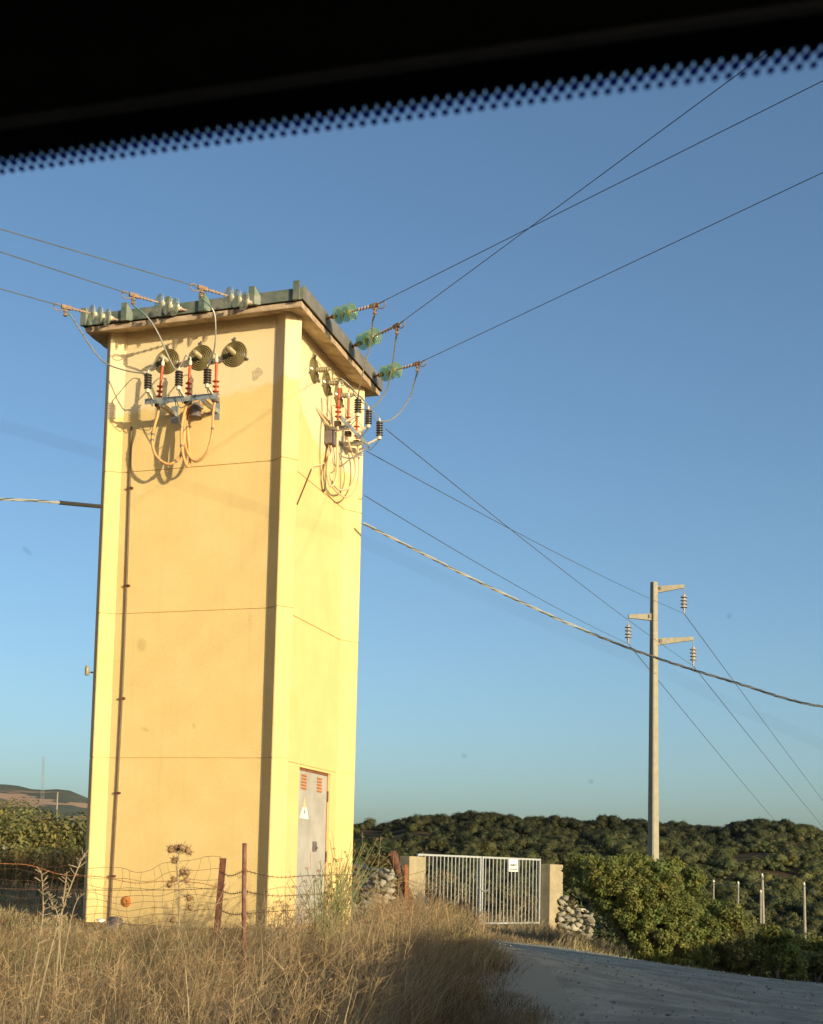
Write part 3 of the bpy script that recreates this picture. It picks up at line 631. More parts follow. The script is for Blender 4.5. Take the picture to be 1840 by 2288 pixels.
MB().tube(pathR([(195,1665),(110,1875),(25,2085)], [.012,.012,.012]), .010, 6).build('hanging_rod', M_RUSTD, BR)
cable(BR, pathR([(540,1470),(580,1515),(660,1530),(740,1510),(830,1430),(900,1390)], [.15,.2,.25,.28,.3,.33]), .011, M_ALU, 'earth_cable')
for pts_, xs_ in (([(555,655),(620,650),(680,690),(720,780),(745,800)], [.25,.3,.4,.48,.5]), ([(600,790),(700,780),(790,785),(840,860),(860,920)], [.25,.3,.4,.48,.5]), ([(800,940),(850,945),(890,930)], [.45,.48,.5]), ([(930,1030),(985,1085),(1010,1075)], [.4,.46,.5]), ([(320,800),(325,1000),(310,1200),(300,1500),(310,1750),(340,1930),(365,1850),(390,1500)], [.02]*8), ([(440,900),(440,1100),(455,1300),(480,1640),(440,1700)], [.03]*5), ([(540,1330),(555,1500),(550,1700),(545,1960)], [.03]*4)):
    MB().tube(smooth_path([on_x(*zR(a, b), WR + x) for (a, b), x in zip(pts_, xs_)], 6), .006, 5).build('earth_wire', M_WIRE, BR)
jb = Vector(on_x(*zR(375, 1265), WR)); MB().box((WR-.002, jb.y-.10, jb.z-.14), (WR+.13, jb.y+.12, jb.z+.07)).build('junction_box', M_BOX, BR, bevel=.01)

# ------------------------------------------------------------------ insulator strings, line wires and jumpers at the tower
def insulator(A, B, gm, label, group):
    A = Vector(A); B = Vector(B); dv = (B - A).normalized(); L = (B - A).length
    r = thing('insulator_string', A, label, 'insulator', group)
    k = MB(); k.tube([A, A + dv*.13], .014, 8); k.lathe([(.022, 0), (.022, .03)], A + dv*.02, dv, 8); k.lathe([(.03, 0), (.032, .05), (.02, .07)], A + dv*.12, dv, 10); k.build('anchor_link', M_PIN if gm is M_GCLEAR else M_RUST, r, smooth=True)
    s0 = L * .22; sp = .125 * L / .9
    for j in range(3):
        p = A + dv * (s0 + j * sp)
        g_ = MB().lathe([(.022, 0), (.05, .004), (.105, .018), (.122, .038), (.120, .046), (.095, .032), (.088, .050), (.070, .030), (.062, .05), (.03, .03), (.018, .035)], p, dv, 24).build('glass_shed', gm, r, smooth=True)
        MB().lathe([(.022, -.04), (.034, -.03), (.036, .0), (.024, .012)], p, dv, 14).build('metal_cap', M_CREAM if gm is M_GCLEAR else M_PIN, g_, smooth=True)
    q = MB(); q.tube([A + dv*(s0 + 2*sp), B], .011, 8)
    for t in (.68, .74, .80, .86): q.lathe([(.016, 0), (.027, .012), (.016, .026)], A + dv * L * t, dv, 8)
    q.build('link_rod', M_PIN, r, smooth=True)
    cl = MB(); cl.beam(B - dv*.08, B + dv*.06, .035, .05); cl.tube(smooth_path([B + dv*.06, B + dv*.14 + Vector((0,0,.02)), B + dv*.17 - Vector((0,0,.04)), B + dv*.10 - Vector((0,0,.07)), B - Vector((0,0,.02))], 4), .008, 6); cl.beam(B, B - Vector((0,0,.13)), .035, .03)
    cl.lathe([(.03, 0), (.03, .014)], B - Vector((0, 0, .07)), (0,0,1), 8); cl.lathe([(.03, 0), (.03, .014)], B - Vector((0, 0, .12)), (0,0,1), 8)
    cl.build('wire_clamp', mat('brown_clamp', (.20, .12, .075), (.32, .21, .14), scale=20, rough=.8), r)
    return r
def wire(name, pts, r, m, label, cat, group=None, n=5, sag=None):
    pts = [Vector(p) for p in pts]
    if sag is not None:
        a, b = pts; pts = [a.lerp(b, t) - Vector((0, 0, 4 * sag * t * (1 - t))) for t in np.linspace(0, 1, 25)]
    o = MB().tube(pts, r, n).build(name, m, None, smooth=True)
    return tag(o, label, cat, group)
FS_ = [((.418,-.2,8.293),(-.10,-.85,8.29),'far left'), ((1.439,-.2,8.314),(.955,-.91,8.305),'middle'), ((2.462,-.2,8.276),(1.96,-.94,8.27),'near the corner')]
lab = ['clear glass insulator string at the far left end of the green roof edge', 'clear glass insulator string at the middle of the front roof edge', 'clear glass insulator string nearest the tower corner, over the front roof edge']
for (A, B, _), l in zip(FS_, lab): insulator(A, B, M_GCLEAR, l, 'insulator strings on the tower')
RS_ = [((3.086,.717,8.376),(3.885,.45,8.37)), ((3.086,1.883,8.404),(3.96,1.26,8.395)), ((3.086,2.992,8.346),(3.90,2.60,8.335))]
lab = ['teal glass insulator string nearest the front corner on the sloping right roof edge', 'teal glass insulator string in the middle of the right roof edge', 'teal glass insulator string lowest in view at the back end of the right roof edge']
for (A, B), l in zip(RS_, lab): insulator(A, B, M_GTEAL, l, 'insulator strings on the tower')
def far_wire(B, P, ext): B = Vector(B); P = Vector(P); dv = (P - B); return [B.lerp(P, t) - Vector((0,0,0)) for t in np.linspace(0, 1, 14)] + [P + dv * (ext * k / 6) + Vector((0, 0, .02 * (ext*k/6)**2 * dv.length)) for k in range(1, 7)]
def zpt(u, v, z):
    r = ray(u, v); return CAM + r * ((z - CAM.z) / r.z)
tgt = [zpt(0, 645, 8.22), zpt(0, 562, 8.17), zpt(0, 511, 8.14)]
lab = ['lowest of three overhead wires leaving the left front of the roof', 'middle of three overhead wires leaving the left front of the roof', 'highest of three overhead wires leaving the left front of the roof']
for (A, B, _), t, l in zip(FS_, tgt, lab): wire('overhead_wire', far_wire(B, t, 6), .0075, M_WIRE, l, 'wire', 'line wires left of the tower')
tgt = [zpt(1840, 180, 8.15), zpt(1650, 165, 8.1), zpt(1840, 385, 8.1)]
lab = ['overhead wire from the front teal insulator rising to the right, crossed by another', 'steepest overhead wire rising right from the middle teal insulator', 'lower overhead wire rising right from the lowest teal insulator']
for (A, B), t, l in zip(RS_, tgt, lab): wire('overhead_wire', far_wire(B, t, 3), .0050, M_WIRE, l, 'wire', 'line wires right of the tower')
def jumper(pix, f, a, b, ya, yb, pl, lbl):
    n = len(pix); pts = [Vector(a)]
    for i, (u, v) in enumerate(pix):
        t = (i + 1) / (n + 1); w_ = ya + (yb - ya) * t; pts.append(pl(*f(u, v), w_))
    pts.append(Vector(b)); sp = smooth_path(pts, 6)
    o = MB().tube(sp, .0105, 6).build('jumper_wire', M_ALU, None, smooth=True); tag(o, lbl, 'wire', 'jumper wires down from the insulators')
    k = len(sp) // 5
    MB().tube(sp[:k], .0125, 6).build('green_sleeve', mat('verdigris', (.10, .17, .14), (.16, .22, .18), scale=20), o)
jumper([(130,360),(215,490),(300,620),(400,730),(560,790)], z3, Vector(FS_[0][1]) - Vector((0,0,.13)), arrF[0][0], -.85, -.5, on_y, 'long jumper wire sweeping from the far left insulator to the first brown arrester')
jumper([(740,390),(820,520),(890,680),(940,775)], z3, Vector(FS_[1][1]) - Vector((0,0,.13)), arrF[1][0], -.9, -.5, on_y, 'jumper wire from the middle front insulator across the first glass disc')
jumper([(1240,330),(1257,480),(1247,620),(1215,720)], z3, Vector(FS_[2][1]) - Vector((0,0,.13)), arrF[2][0], -.93, -.5, on_y, 'jumper wire hanging from the front insulator nearest the corner')
jumper([(945,420),(935,560),(890,730),(850,900)], z4, Vector(RS_[0][1]) - Vector((0,0,.13)), arrR[0][0], 3.885, xb+.17, on_x, 'jumper wire from the front teal insulator crossing the right roof edge')
jumper([(1125,560),(1100,750),(1060,930),(990,1040)], z4, Vector(RS_[1][1]) - Vector((0,0,.13)), arrR[1][0], 3.96, xb+.17, on_x, 'jumper wire from the middle teal insulator, passing right of the roof corner')
jumper([(1280,850),(1240,990),(1170,1100),(1090,1172)], z4, Vector(RS_[2][1]) - Vector((0,0,.13)), arrR[2][0], 3.90, xb+.17, on_x, 'outermost jumper wire curving against the sky to the last arrester')

# ------------------------------------------------------------------ concrete line pole with three arms, wires to and beyond it
PF = 50.0; base = fs(PF, 13.50, gz(PF, 13.5)); top = fs(PF, 13.44, 11.62)
pole = thing('line_pole', base, 'tall square concrete power pole with three short arms behind the big green bush', 'pole')
rotp = math.atan2(FW.y, FW.x) + math.radians(28)
e1 = Vector((math.cos(rotp), math.sin(rotp), 0)); e2 = Vector((-e1.y, e1.x, 0))
def sq(p, h): 
    ch = h * .75
    return [p + e1*a + e2*b for a, b in ((h,ch),(ch,h),(-ch,h),(-h,ch),(-h,-ch),(-ch,-h),(ch,-h),(h,-ch))]
mbp = MB(); lv = [base - Vector((0,0,.3)), base.lerp(top, .45), base.lerp(top, .4502), base.lerp(top, .452), base.lerp(top, .4522), top]; hs = [.185, .148, .15, .15, .147, .105]
for p, h in zip(lv, hs): mbp.v += [tuple(q) for q in sq(p, h)]
for k in range(len(lv) - 1): mbp.f += [(8*k + j, 8*k + (j+1) % 8, 8*k + 8 + (j+1) % 8, 8*k + 8 + j) for j in range(8)]
mbp.f.append(tuple(range(8*(len(lv)-1), 8*len(lv))))
mbp.build('shaft', M_POLE, pole)
PB = []
for tip, hz_, sgn in (((14.53, 11.49), 11.36, 1), ((12.50, 10.31), 10.33, -1), ((14.88, 9.56), 9.42, 1)):
    a = fs(PF, 13.45 + sgn*.10, hz_); b = fs(PF - .05, tip[0], tip[1])
    am = MB(); dvec = (b - a).normalized(); sid = FW
    am.add([a + sid*.06 + Vector((0,0,.12)), a - sid*.06 + Vector((0,0,.12)), a - sid*.06 - Vector((0,0,.14)), a + sid*.06 - Vector((0,0,.14)), b + sid*.05 + Vector((0,0,.07)), b - sid*.05 + Vector((0,0,.07)), b - sid*.05 - Vector((0,0,.06)), b + sid*.05 - Vector((0,0,.06))], [(0,1,2,3),(7,6,5,4),(0,4,5,1),(1,5,6,2),(2,6,7,3),(3,7,4,0)])
    arm = am.build('arm', M_POLE, pole, bevel=.01)
    MB().beam(a.lerp(b, .06) + Vector((0,0,.02)) - sid*.075, a.lerp(b, .14) + Vector((0,0,.02)) - sid*.075, .03, .12).build('arm_clamp', M_BOX, arm)
    hb = b - Vector((0, 0, .07)); dn = Vector((0, 0, -1))
    ins = MB().tube([hb, hb + dn*.22], .014, 6).build('hanging_insulator', M_PIN, pole)
    for j in range(4):
        sh = MB().lathe([(.03, -.05), (.05, -.035), (.055, .0), (.125, .045), (.13, .06), (.09, .055), (.03, .06)], hb + dn*(.28 + j*.125), dn, 14).build('porcelain_shed', mat('glazed_porcelain', (.40, .31, .22), (.52, .42, .31), scale=9, rough=.25, spec=.6), ins, smooth=True)
    MB().lathe([(.03, 0), (.045, .05), (.02, .12), (.03, .16), (.02, .22)], hb + dn*.72, dn, 10).build('wire_clamp', M_PIN, ins, smooth=True)
    PB.append(hb + dn*.93)
tw = [at(820, 1008, 20.6), at(815, 1107, 20.6), at(862, 958, 19.9)]
for st, en, lbl in ((tw[0], PB[0], 'thin line wire from the tower to the topmost pole arm'), (tw[1], PB[1], 'thin line wire from the tower to the left pole arm'), (tw[2], PB[2], 'thin line wire from the tower to the lowest pole arm')):
    wire('overhead_wire', [st, en], .0072, M_WIRE, lbl, 'wire', 'line wires between tower and pole', sag=.12)
for p, (u, v), lbl in zip(PB, ((1900, 1866), (1800, 1912), (1900, 1918)), ('line wire running down from the topmost pole arm', 'line wire running down from the left pole arm', 'line wire running down from the lowest pole arm')):
    q = at(u, v, 170); wire('overhead_wire', [p, q], .013, M_WIRE, lbl, 'wire', 'line wires beyond the pole', sag=.15)
# twisted bundle cable
a = at(812, 1169, 20.5); b = at(1840, 1579, 22.0); dv = b - a; e = b + dv * .35 + Vector((0, 0, .75))
def twisted(name, ctrl, lbl, r=.012, pitch=.62, strands=3, grp='twisted bundle cable'):
    path = smooth_path(ctrl, 60); o = None; mb = MB(); acc = 0; tr = [[] for _ in range(strands)]
    for i, p in enumerate(path):
        if i: acc += (path[i] - path[i-1]).length
        dd = (path[min(i+1, len(path)-1)] - path[max(i-1, 0)]).normalized(); u_ = dd.cross(Vector((0,0,1))).normalized(); v_ = u_.cross(dd)
        for k in range(strands):
            t = 2*math.pi*(acc / pitch + k / strands); tr[k].append(p + (u_*math.cos(t) + v_*math.sin(t)) * r)
    mats = (M_ALU, M_ALU, M_WIRE)
    o = MB().tube(tr[0], r*.95, 6).tube(tr[1], r*.95, 6).build(name, mat('pale_sheath', (.30,.29,.25), (.38,.365,.32), scale=4, rough=.7), None, smooth=True)
    MB().tube(tr[2], r*.7, 6).build('dark_strand', M_WIRE, o, smooth=True)
    return tag(o, lbl, 'cable', grp)
mid = [at(u, v, F) for u, v, F in ((930, 1229, 20.6), (1050, 1290, 20.8), (1180, 1352, 21.0), (1310, 1410, 21.2), (1456, 1466, 21.4), (1640, 1524, 21.7))]
twisted('bundle_cable', [a] + mid + [b, b + (b - mid[-1]) * 1.5 + Vector((0, 0, .45))], 'thick pale twisted cable sagging to the right in front of the concrete pole')
lft = twisted('bundle_cable', [at(226, 1132, 18.6), at(133, 1123, 18.0), at(0, 1115, 17.2), at(-500, 1100, 14.5)], 'thick twisted cable reaching the left side of the tower with a dark end sleeve', r=.010, strands=3)
MB().tube([at(228, 1132, 18.6), at(180, 1127.5, 18.3), at(133, 1123, 18.0)], .028, 8).build('dark_sleeve', M_INK, lft, smooth=True)

# ------------------------------------------------------------------ field gate between two concrete pillars
GL = at(932, 1990, 32.9); GR = at(1206.4, 1990, 36.1); GL.z = GR.z = 0
gdir = (GR - GL).normalized(); gn = Vector((gdir.y, -gdir.x, 0))
if gn.dot(CAM - GL) < 0: gn = -gn
GW = (GR - GL).length
def gp(t, n, z): return GL + gdir * t + gn * n + Vector((0, 0, z))
def tpix(u):
    lo_, hi_ = -3, GW + 3
    for _ in range(50):
        m_ = (lo_ + hi_) / 2; q = ROT.transposed() @ (gp(m_, 0, .4) - CAM)
        if CX + FPX * q.x / q.y < u: lo_ = m_
        else: hi_ = m_
    return lo_
tm = tpix(1075)
gate = thing('field_gate', gp(GW/2, 0, -.5), 'silver two leaf gate of thin upright bars between two concrete pillars', 'gate')
ZT, ZBt = 1.20, -.43
def leaf(t0, t1, nb):
    o = MB(); o.beam(gp(t0, 0, ZT), gp(t1, 0, ZT), .04, .045); o.beam(gp(t0, 0, ZBt), gp(t1, 0, ZBt), .04, .045)
    for t in (t0 + .02, t1 - .02): o.beam(gp(t, 0, ZBt - .02), gp(t, 0, ZT + .022), .045, .045, up=gn)
    b = MB()
    for k in range(1, nb): b.tube([gp(t0 + (t1-t0)*k/nb, 0, ZBt + .02), gp(t0 + (t1-t0)*k/nb, 0, ZT - .02)], .0125, 6)
    L_ = o.build('gate_leaf', M_GATE, gate); b.build('bars', M_GATE, L_); return L_
l1 = leaf(0, tm - .02, 17); l2 = leaf(tm + .02, GW, 16)
MB().tube([gp(tm - .04, .0, ZBt - .18), gp(tm - .04, 0, ZBt)], .018, 6).build('drop_bolt', M_GALV, l1); MB().tube([gp(GW - .02, 0, ZBt - .20), gp(GW - .02, 0, ZBt)], .02, 6).build('hinge_post', M_GALV, l2)
MB().tube(smooth_path([gp(tm - .05, .03, .42), gp(tm + .08, .05, .36), gp(tm + .26, .03, .40)], 5), .016, 6).tube(smooth_path([gp(tm + .1, .05, .36), gp(tm + .12, .05, .15), gp(tm + .11, .05, .0)], 4), .013, 6).build('chain', M_GALV, l2)
ts0, ts1 = tpix(1134.6), tpix(1155)
sb = thing('gate_sign', gp((ts0+ts1)/2, .03, .80), 'small white sign with black lettering hung on the gate bars', 'sign')
MB().prism([(0, 0), (ts1-ts0, 0), (ts1-ts0, .31), (0, .31)], gp(ts0, .024, .87), gdir, (0,0,1), gn, .006).build('plate', M_WHITE, sb)
def text(txt, size, p, ex, parent, m):
    fc = bpy.data.curves.new('lettering', 'FONT'); fc.body = txt; fc.size = size; fc.align_x = 'CENTER'; fc.extrude = .001; fc.offset = .0035
    o = bpy.data.objects.new('lettering', fc); col.objects.link(o)
    ex = Vector(ex); ez = Vector((0,0,1)); nrm = ex.cross(ez)
    M = Matrix(((ex.x, ez.x, nrm.x), (ex.y, ez.y, nrm.y), (ex.z, ez.z, nrm.z)))
    dg = bpy.context.evaluated_depsgraph_get(); me = bpy.data.meshes.new_from_object(o.evaluated_get(dg)); bpy.data.objects.remove(o)
    P0 = Vector(p) - world_loc(parent)
    for v_ in me.vertices: v_.co = M @ v_.co + P0
    me.materials.clear(); me.materials.append(m)
    q = bpy.data.objects.new('lettering', me); col.objects.link(q); q.parent = parent; return q
exr = gdir if gdir.cross(Vector((0,0,1))).dot(gn) > 0 else -gdir
text('DIVIETO', .072, gp((ts0+ts1)/2, .032, 1.005), exr, sb, M_INK); text('DI CACCIA', .062, gp((ts0+ts1)/2, .032, .905), exr, sb, M_INK)
def pillar(t0, t1, ztop, lbl):
    zb = -.95; mb = MB()
    prof = [(t0, .0), (t1, .0), (t1, .31), (t0, .31)]
    P0 = [gp(t, n, zb) for t, n in prof]; P1 = [gp(t, n, ztop) for t, n in prof]
    mb.add(P0 + P1, [(0,1,2,3), (7,6,5,4)] + [(i, (i+1) % 4, 4 + (i+1) % 4, 4 + i) for i in range(4)])
    o = mb.build('gate_pillar', M_PILL, None, bevel=.015); tag(o, lbl, 'pillar', 'gate pillars'); return o
pillar(GW + .02, GW + .58, 1.09, 'square concrete gate pillar on the right of the gate, clear of the grass')
pillar(-.62, -.0 - .05, 1.15, 'square concrete gate pillar behind the leaning rusty pipe')

# ------------------------------------------------------------------ dry stone walls
def icosph():
    bm = bmesh.new(); bmesh.ops.create_icosphere(bm, subdivisions=2, radius=1); V = np.array([v.co[:] for v in bm.verts]); Fc = np.array([[v.index for v in f.verts] for f in bm.faces]); bm.free(); return V, Fc
IV, IF = icosph()
def stones(name, centres, sizes, m, lbl=None, cat=None, group=None, parent=None, pale=.06):
    Vs, Fs, T = [], [], []
    for k, (p, sz) in enumerate(zip(centres, sizes)):
        R_ = np.array(Matrix.Rotation(rng.uniform(0, 6.28), 3, 'Z') @ Matrix.Rotation(rng.uniform(-.35, .35), 3, 'X'))
        v = IV.copy(); ph = rng.uniform(0, 6.28, 3)
        for _ in range(13):    # facet the lump by planar cuts
            n_ = rng.normal(size=3); n_ /= np.linalg.norm(n_); dd = v @ n_; cut = rng.uniform(.38, .66); v -= np.maximum(dd - cut, 0)[:, None] * n_
        v = v * (1 + .07 * np.sin(v[:, :1] * 5 + ph[0]) * np.cos(v[:, 1:2] * 6 + ph[1]))
        v = v * np.array([rng.uniform(.85, 1.25), rng.uniform(.8, 1.1), rng.uniform(.55, .85)]) * sz
        Vs.append(v @ R_.T + np.array(p)); Fs.append(IF + k * len(IV))
        t = rng.uniform(.55, 1.05) if rng.random() > pale else rng.uniform(1.3, 1.75)
        T.append(np.full((len(IF), 3), t) * np.array([1, rng.uniform(.93, 1.0), rng.uniform(.86, .98)]))
    o = meshobj(name, np.concatenate(Vs), np.concatenate(Fs), m, parent, np.concatenate(T))
    return tag(o, lbl, cat, group) if lbl else o
def dry_wall(pts, hts, thick, lbl, sz=.12, zb=None):
    P, Z = [], []
    for (a, h0), (b, h1) in zip(zip(pts[:-1], hts[:-1]), zip(pts[1:], hts[1:])):
        L_ = math.hypot(b[0]-a[0], b[1]-a[1])
        for t in np.arange(0, 1, sz * 1.35 / L_):
            F = a[0] + (b[0]-a[0])*t; S = a[1] + (b[1]-a[1])*t; h = h0 + (h1-h0)*t + rng.normal() * .05; g0 = gz(F, S)
            z = g0 + .02
            while z < g0 + h:
                for kk in (-1, 1):
                    P.append(fs(F + rng.normal()*.03 + kk * thick * .5 * (1 - .3*(z-g0)/max(h,.1)), S + rng.normal()*.03, z + rng.normal()*.02)); Z.append(sz * rng.uniform(.75, 1.45))
                z += sz * 1.25
    return stones('stone_wall', P, Z, M_STONE, lbl, 'wall', 'dry stone walls')
dry_wall([(32.2, 2.6), (31.2, 1.5), (30.2, .3), (29.4, -.8)], [1.25, 1.25, 1.2, 1.1], .35, 'dry stone wall beside the left gate pillar, behind the rusty pipe', .115)
dry_wall([(36.2, 7.35), (36.3, 7.8), (36.2, 8.25)], [1.1, 1.0, .7], .35, 'dry stone wall between the right gate pillar and the big green bush', .12)
dry_wall([(37.5, -9.0), (37, -7.0), (36.6, -4.6)], [.6, .7, .7], .4, 'low dry stone wall in shade at the left side of the tower', .14)
k = 0
for u, v, F, r_, lbl in ((1213, 2086, 32.5, .055, 'small white stone in front of the right gate pillar'), (1243, 2089, 32, .05, 'small white stone just right of the pillar foot'), (1268, 2098, 31, .06, 'lone pale stone on the dry grass bank'), (1322, 2081, 33, .10, 'large pale stone at the foot of the stone wall'), (1342, 2086, 32.8, .08, 'grey stone beside the large pale stone near the bush'), (1368, 2092, 31.5, .05, 'small pale stone by the edge of the big bush'), (1420, 2112, 29, .06, 'flat whitish stone low on the bank under the bush'), (1725, 2194, 26.2, .07, 'bright stone at the road edge below the small sunlit bush')):
    S_ = F * (u - 627) / 3102; o = stones('bank_stone', [fs(F, S_, gz(F, S_) + r_*.4)], [r_], M_STONE, lbl, 'stone', 'pale stones along the road', pale=1.0)
stn = []
for k in range(3200):
    q_ = rng.random(); i_ = rng.integers(30, len(Le) - 1); a__ = rng.random(); F = RF[i_, 0] * (1 - a__) + RF[i_, -1] * a__ ; S_ = RS[i_, 0] * (1 - a__) + RS[i_, -1] * a__
    stn.append(fs(F, S_, gz(F, S_) + .035))
tag(stones('road_gravel', stn, list(rng.uniform(.006, .019, len(stn)) * rng.choice([1, 1, 1, 1.6], len(stn))), M_STONE, pale=.3), kind='stuff')
stn = []
for k in range(90):
    F = 26.4 + rng.normal()*.06; S_ = rng.uniform(6.4, 9.2); F += np.interp(S_, [6.3, 8, 10], [.55, -.15, -.8]); stn.append(fs(F, S_, gz(F, S_) + .03))
tag(stones('edge_gravel', stn, list(rng.uniform(.012, .032, 90)), M_STONE, pale=.6), kind='stuff')

# ------------------------------------------------------------------ rusty pipe, brick, fence
pb = at(921, 2024, 22); pbase = Vector((pb.x, pb.y, pb.z)); ptop = at(875, 1904, 22); ax = (ptop - pbase).normalized(); pbase = pbase - ax * .9
tilt = MB(); Lp = (ptop - pbase).length
tilt.lathe([(.070, 0), (.070, Lp), (.062, Lp), (.062, Lp - .5), (.001, Lp - .5)], pbase, ax, 18)
tag(tilt.build('rusty_pipe', M_RUSTD, None, smooth=True), 'wide rusty pipe leaning left, open end up, before the gate pillar', 'pipe')
bp_ = at(709, 2066, 17.1); bp_.z = .02
br = MB().box((bp_.x-.12, bp_.y-.06, 0), (bp_.x+.10, bp_.y+.05, .11)).build('broken_brick', mat('orange_brick', (.42, .16, .06), (.52, .22, .09), scale=12, rough=1, bump=.4), None, bevel=.012); br.rotation_euler = (0, 0, 0); tag(br, 'broken orange brick lying in front of the tower door', 'brick')
rb_ = fs(16.6, -2.05, gz(16.6, -2.05))
stones('rubble_stone', [at(252, 2066, 16.8)], [.15], M_BOX, 'dark lump of rubble at the foot of the conduit', 'stone')
stones('rubble_stone', [at(226, 2058, 16.9)], [.07], M_WHITE, 'small white lump beside the dark rubble at the tower foot', 'stone')

fence = thing('wire_fence', fs(15.5, -.7, gz(15.5, -.7)), 'rusty sagging wire mesh and barbed wire fence in front of the tower foot', 'fence')
pr_ = at(547, 1884, 12.0); q_ = at(544, 2235, 12.0)
post = MB().tube([q_ + (q_ - pr_)*.25, pr_], .021, 8).build('round_post', mat('flaking_red_paint', (.15, .045, .032), (.27, .14, .10), scale=12, rough=.9, bump=.4, detail=10), fence, smooth=True); tag(post, 'tall round post with flaking red paint')
a_ = at(480, 2066, 15.5); b_ = at(493, 1917, 15.5); a_ = a_ + (a_ - b_)*.3
ap = MB(); ap.beam(a_, b_, .07, .008, up=RT); ap.beam(a_ + RT*.032 + FW*.035, b_ + RT*.032 + FW*.035, .008, .07, up=RT); ap.build('angle_post', mat('purple_rust', (.075, .03, .022), (.19, .075, .045), scale=14, rough=.9, bump=.4), fence)
a2 = at(906, 2035, 21.9); b2 = at(905, 1932, 21.9); a2 = a2 + (a2 - b2)*.6
ap = MB(); ap.beam(a2, b2, .06, .008, up=RT); ap.beam(a2 + RT*.027 + FW*.03, b2 + RT*.027 + FW*.03, .008, .06, up=RT); ap.build('angle_post', M_RUST, fence)
def fpt(t, zf, jit=True):
    # t 0..1 along the mesh panel from off-frame left to the angle post; zf 0..1 up the mesh
    u = -160 + 650 * t; F = 14.2 + 1.3 * t
    vtop = 1930 - 14*math.sin(t*7.5) + 6*math.sin(t*19); vbot = 2062 + 5*math.sin(t*11)
    v = vbot + (vtop - vbot) * zf
    p = at(u + (7*math.sin(zf*5 + t*23) + 5*math.sin(t*51)) * zf, v + 3.5*math.sin(t*37 + zf*6), F); return p
mesh_ = MB()
for zf in (.02, .16, .28, .40, .52, .66, .82, 1.0): mesh_.tube([fpt(t, zf) for t in np.linspace(0, 1, 40)], .0021, 4, cap=False)
for t in np.linspace(0, 1, 27): mesh_.tube([fpt(t + .008*math.sin(zf*9+t*40), zf) for zf in np.linspace(0, 1, 9)], .0016, 4, cap=False)
mesh_.build('wire_mesh', M_MESH, fence)
def barb(pts, name, m, barbs=True, r=.0036):
    mb = MB(); sp = smooth_path(pts, 8); mb.tube(sp, r, 5, cap=False)
    if barbs:
        acc = 0
        for i in range(1, len(sp)):
            acc += (sp[i] - sp[i-1]).length
            if acc > .11:
                acc = 0; v_ = Vector((rng.normal()*.3, rng.normal()*.3, 1)).normalized() * .018; mb.tube([sp[i] - v_, sp[i] + v_], .0022, 4)
    return mb.build(name, m, fence)
barb([at(u, v, F) for u, v, F in ((-120,1918,14.4),(0,1929,14.6),(65,1933,14.7),(137,1954,14.9),(223,1959,15.0),(303,1973,15.1),(367,1969,15.2),(447,1973,15.4),(490,1984,15.45))], 'barbed_wire', M_RUST, r=.0042)
barb([at(u, v, F) for u, v, F in ((-120,1984,14.2),(100,1987,14.5),(250,1989,14.9),(400,1988,15.2),(484,1984,15.4))], 'barbed_wire', M_MESH)
for v0, v1, v2 in ((1945, 1915, 1948), (1985, 1962, 1990), (2030, 2012, 2024)):
    barb([at(491, v0 + 2, 15.4), at(515, v0 + 12, 14.2), at(546, v1 + 30, 12.02)], 'barbed_wire', M_MESH)
    barb([at(547, v1 + 30, 12.02), at(620, v2 + 12, 14.0), at(700, v2 + 8, 16.2), at(800, v2 + 6, 19.2), at(905, v2 + 8, 21.85)], 'barbed_wire', M_MESH)
barb([at(905, 1962, 21.9), at(930, 1972, 24), at(985, 1985, 27)], 'barbed_wire', M_MESH)
# torn mesh hanging between the angle post and the pillar
tm_ = MB()
for k in range(7): tm_.tube([at(912 + k*6, 1965 + k*6 + 2*math.sin(k), 22.2), at(925 + k*5, 2005 + k*2, 22.3), at(935 + k*4, 2040, 22.4)], .004, 4)
for k in range(5): tm_.tube([at(913 + 3*k, 1972 + 13*k, 22.2), at(935 + 4*k, 1984 + 11*k, 22.3), at(958, 2008 + 8*k, 22.4)], .004, 4)
tm_.build('torn_mesh', M_ALU, fence)

# ------------------------------------------------------------------ leaves
def leafcloud(cents, rads, per, size, squash=.85, seed=0, up_bias=.25, hollow=.45, tvar=.22, nz=.55, ctint=None):
    r = np.random.default_rng(seed); C = np.asarray(cents, float); R = np.asarray(rads, float); n = len(C)
    cnt = np.maximum((per * (R / R.mean()) ** 2).astype(int), 4); idx = np.repeat(np.arange(n), cnt); N = len(idx)
    dv = r.normal(size=(N, 3)); dv /= np.linalg.norm(dv, axis=1)[:, None]; rad = (hollow + (1 - hollow) * r.random(N) ** .6)
    P = C[idx] + dv * (R[idx] * rad)[:, None] * np.array([1, 1, squash])
    nrm = dv + r.normal(size=(N, 3)) * nz + np.array([0, 0, up_bias]); nrm /= np.linalg.norm(nrm, axis=1)[:, None]
    t = np.cross(nrm, r.normal(size=(N, 3))); t /= np.linalg.norm(t, axis=1)[:, None]; b = np.cross(nrm, t)
    sz = size * r.uniform(.6, 1.35, N); a = t * sz[:, None]; b = b * (sz * .55)[:, None]
    V = np.stack([P - a, P + b * .9, P + a, P - b * .9], 1).reshape(-1, 3)
    ct = r.uniform(1 - tvar, 1 + tvar, n) * (1 if ctint is None else ctint); hue = r.normal(0, .10, n)
    tn = ct[idx] * r.uniform(.8, 1.2, N); T = np.stack([tn * (1 + hue[idx]), tn, tn * (1 - .3*hue[idx])], 1)
    return V, np.arange(N * 4).reshape(-1, 4), np.clip(T, 0, 2)
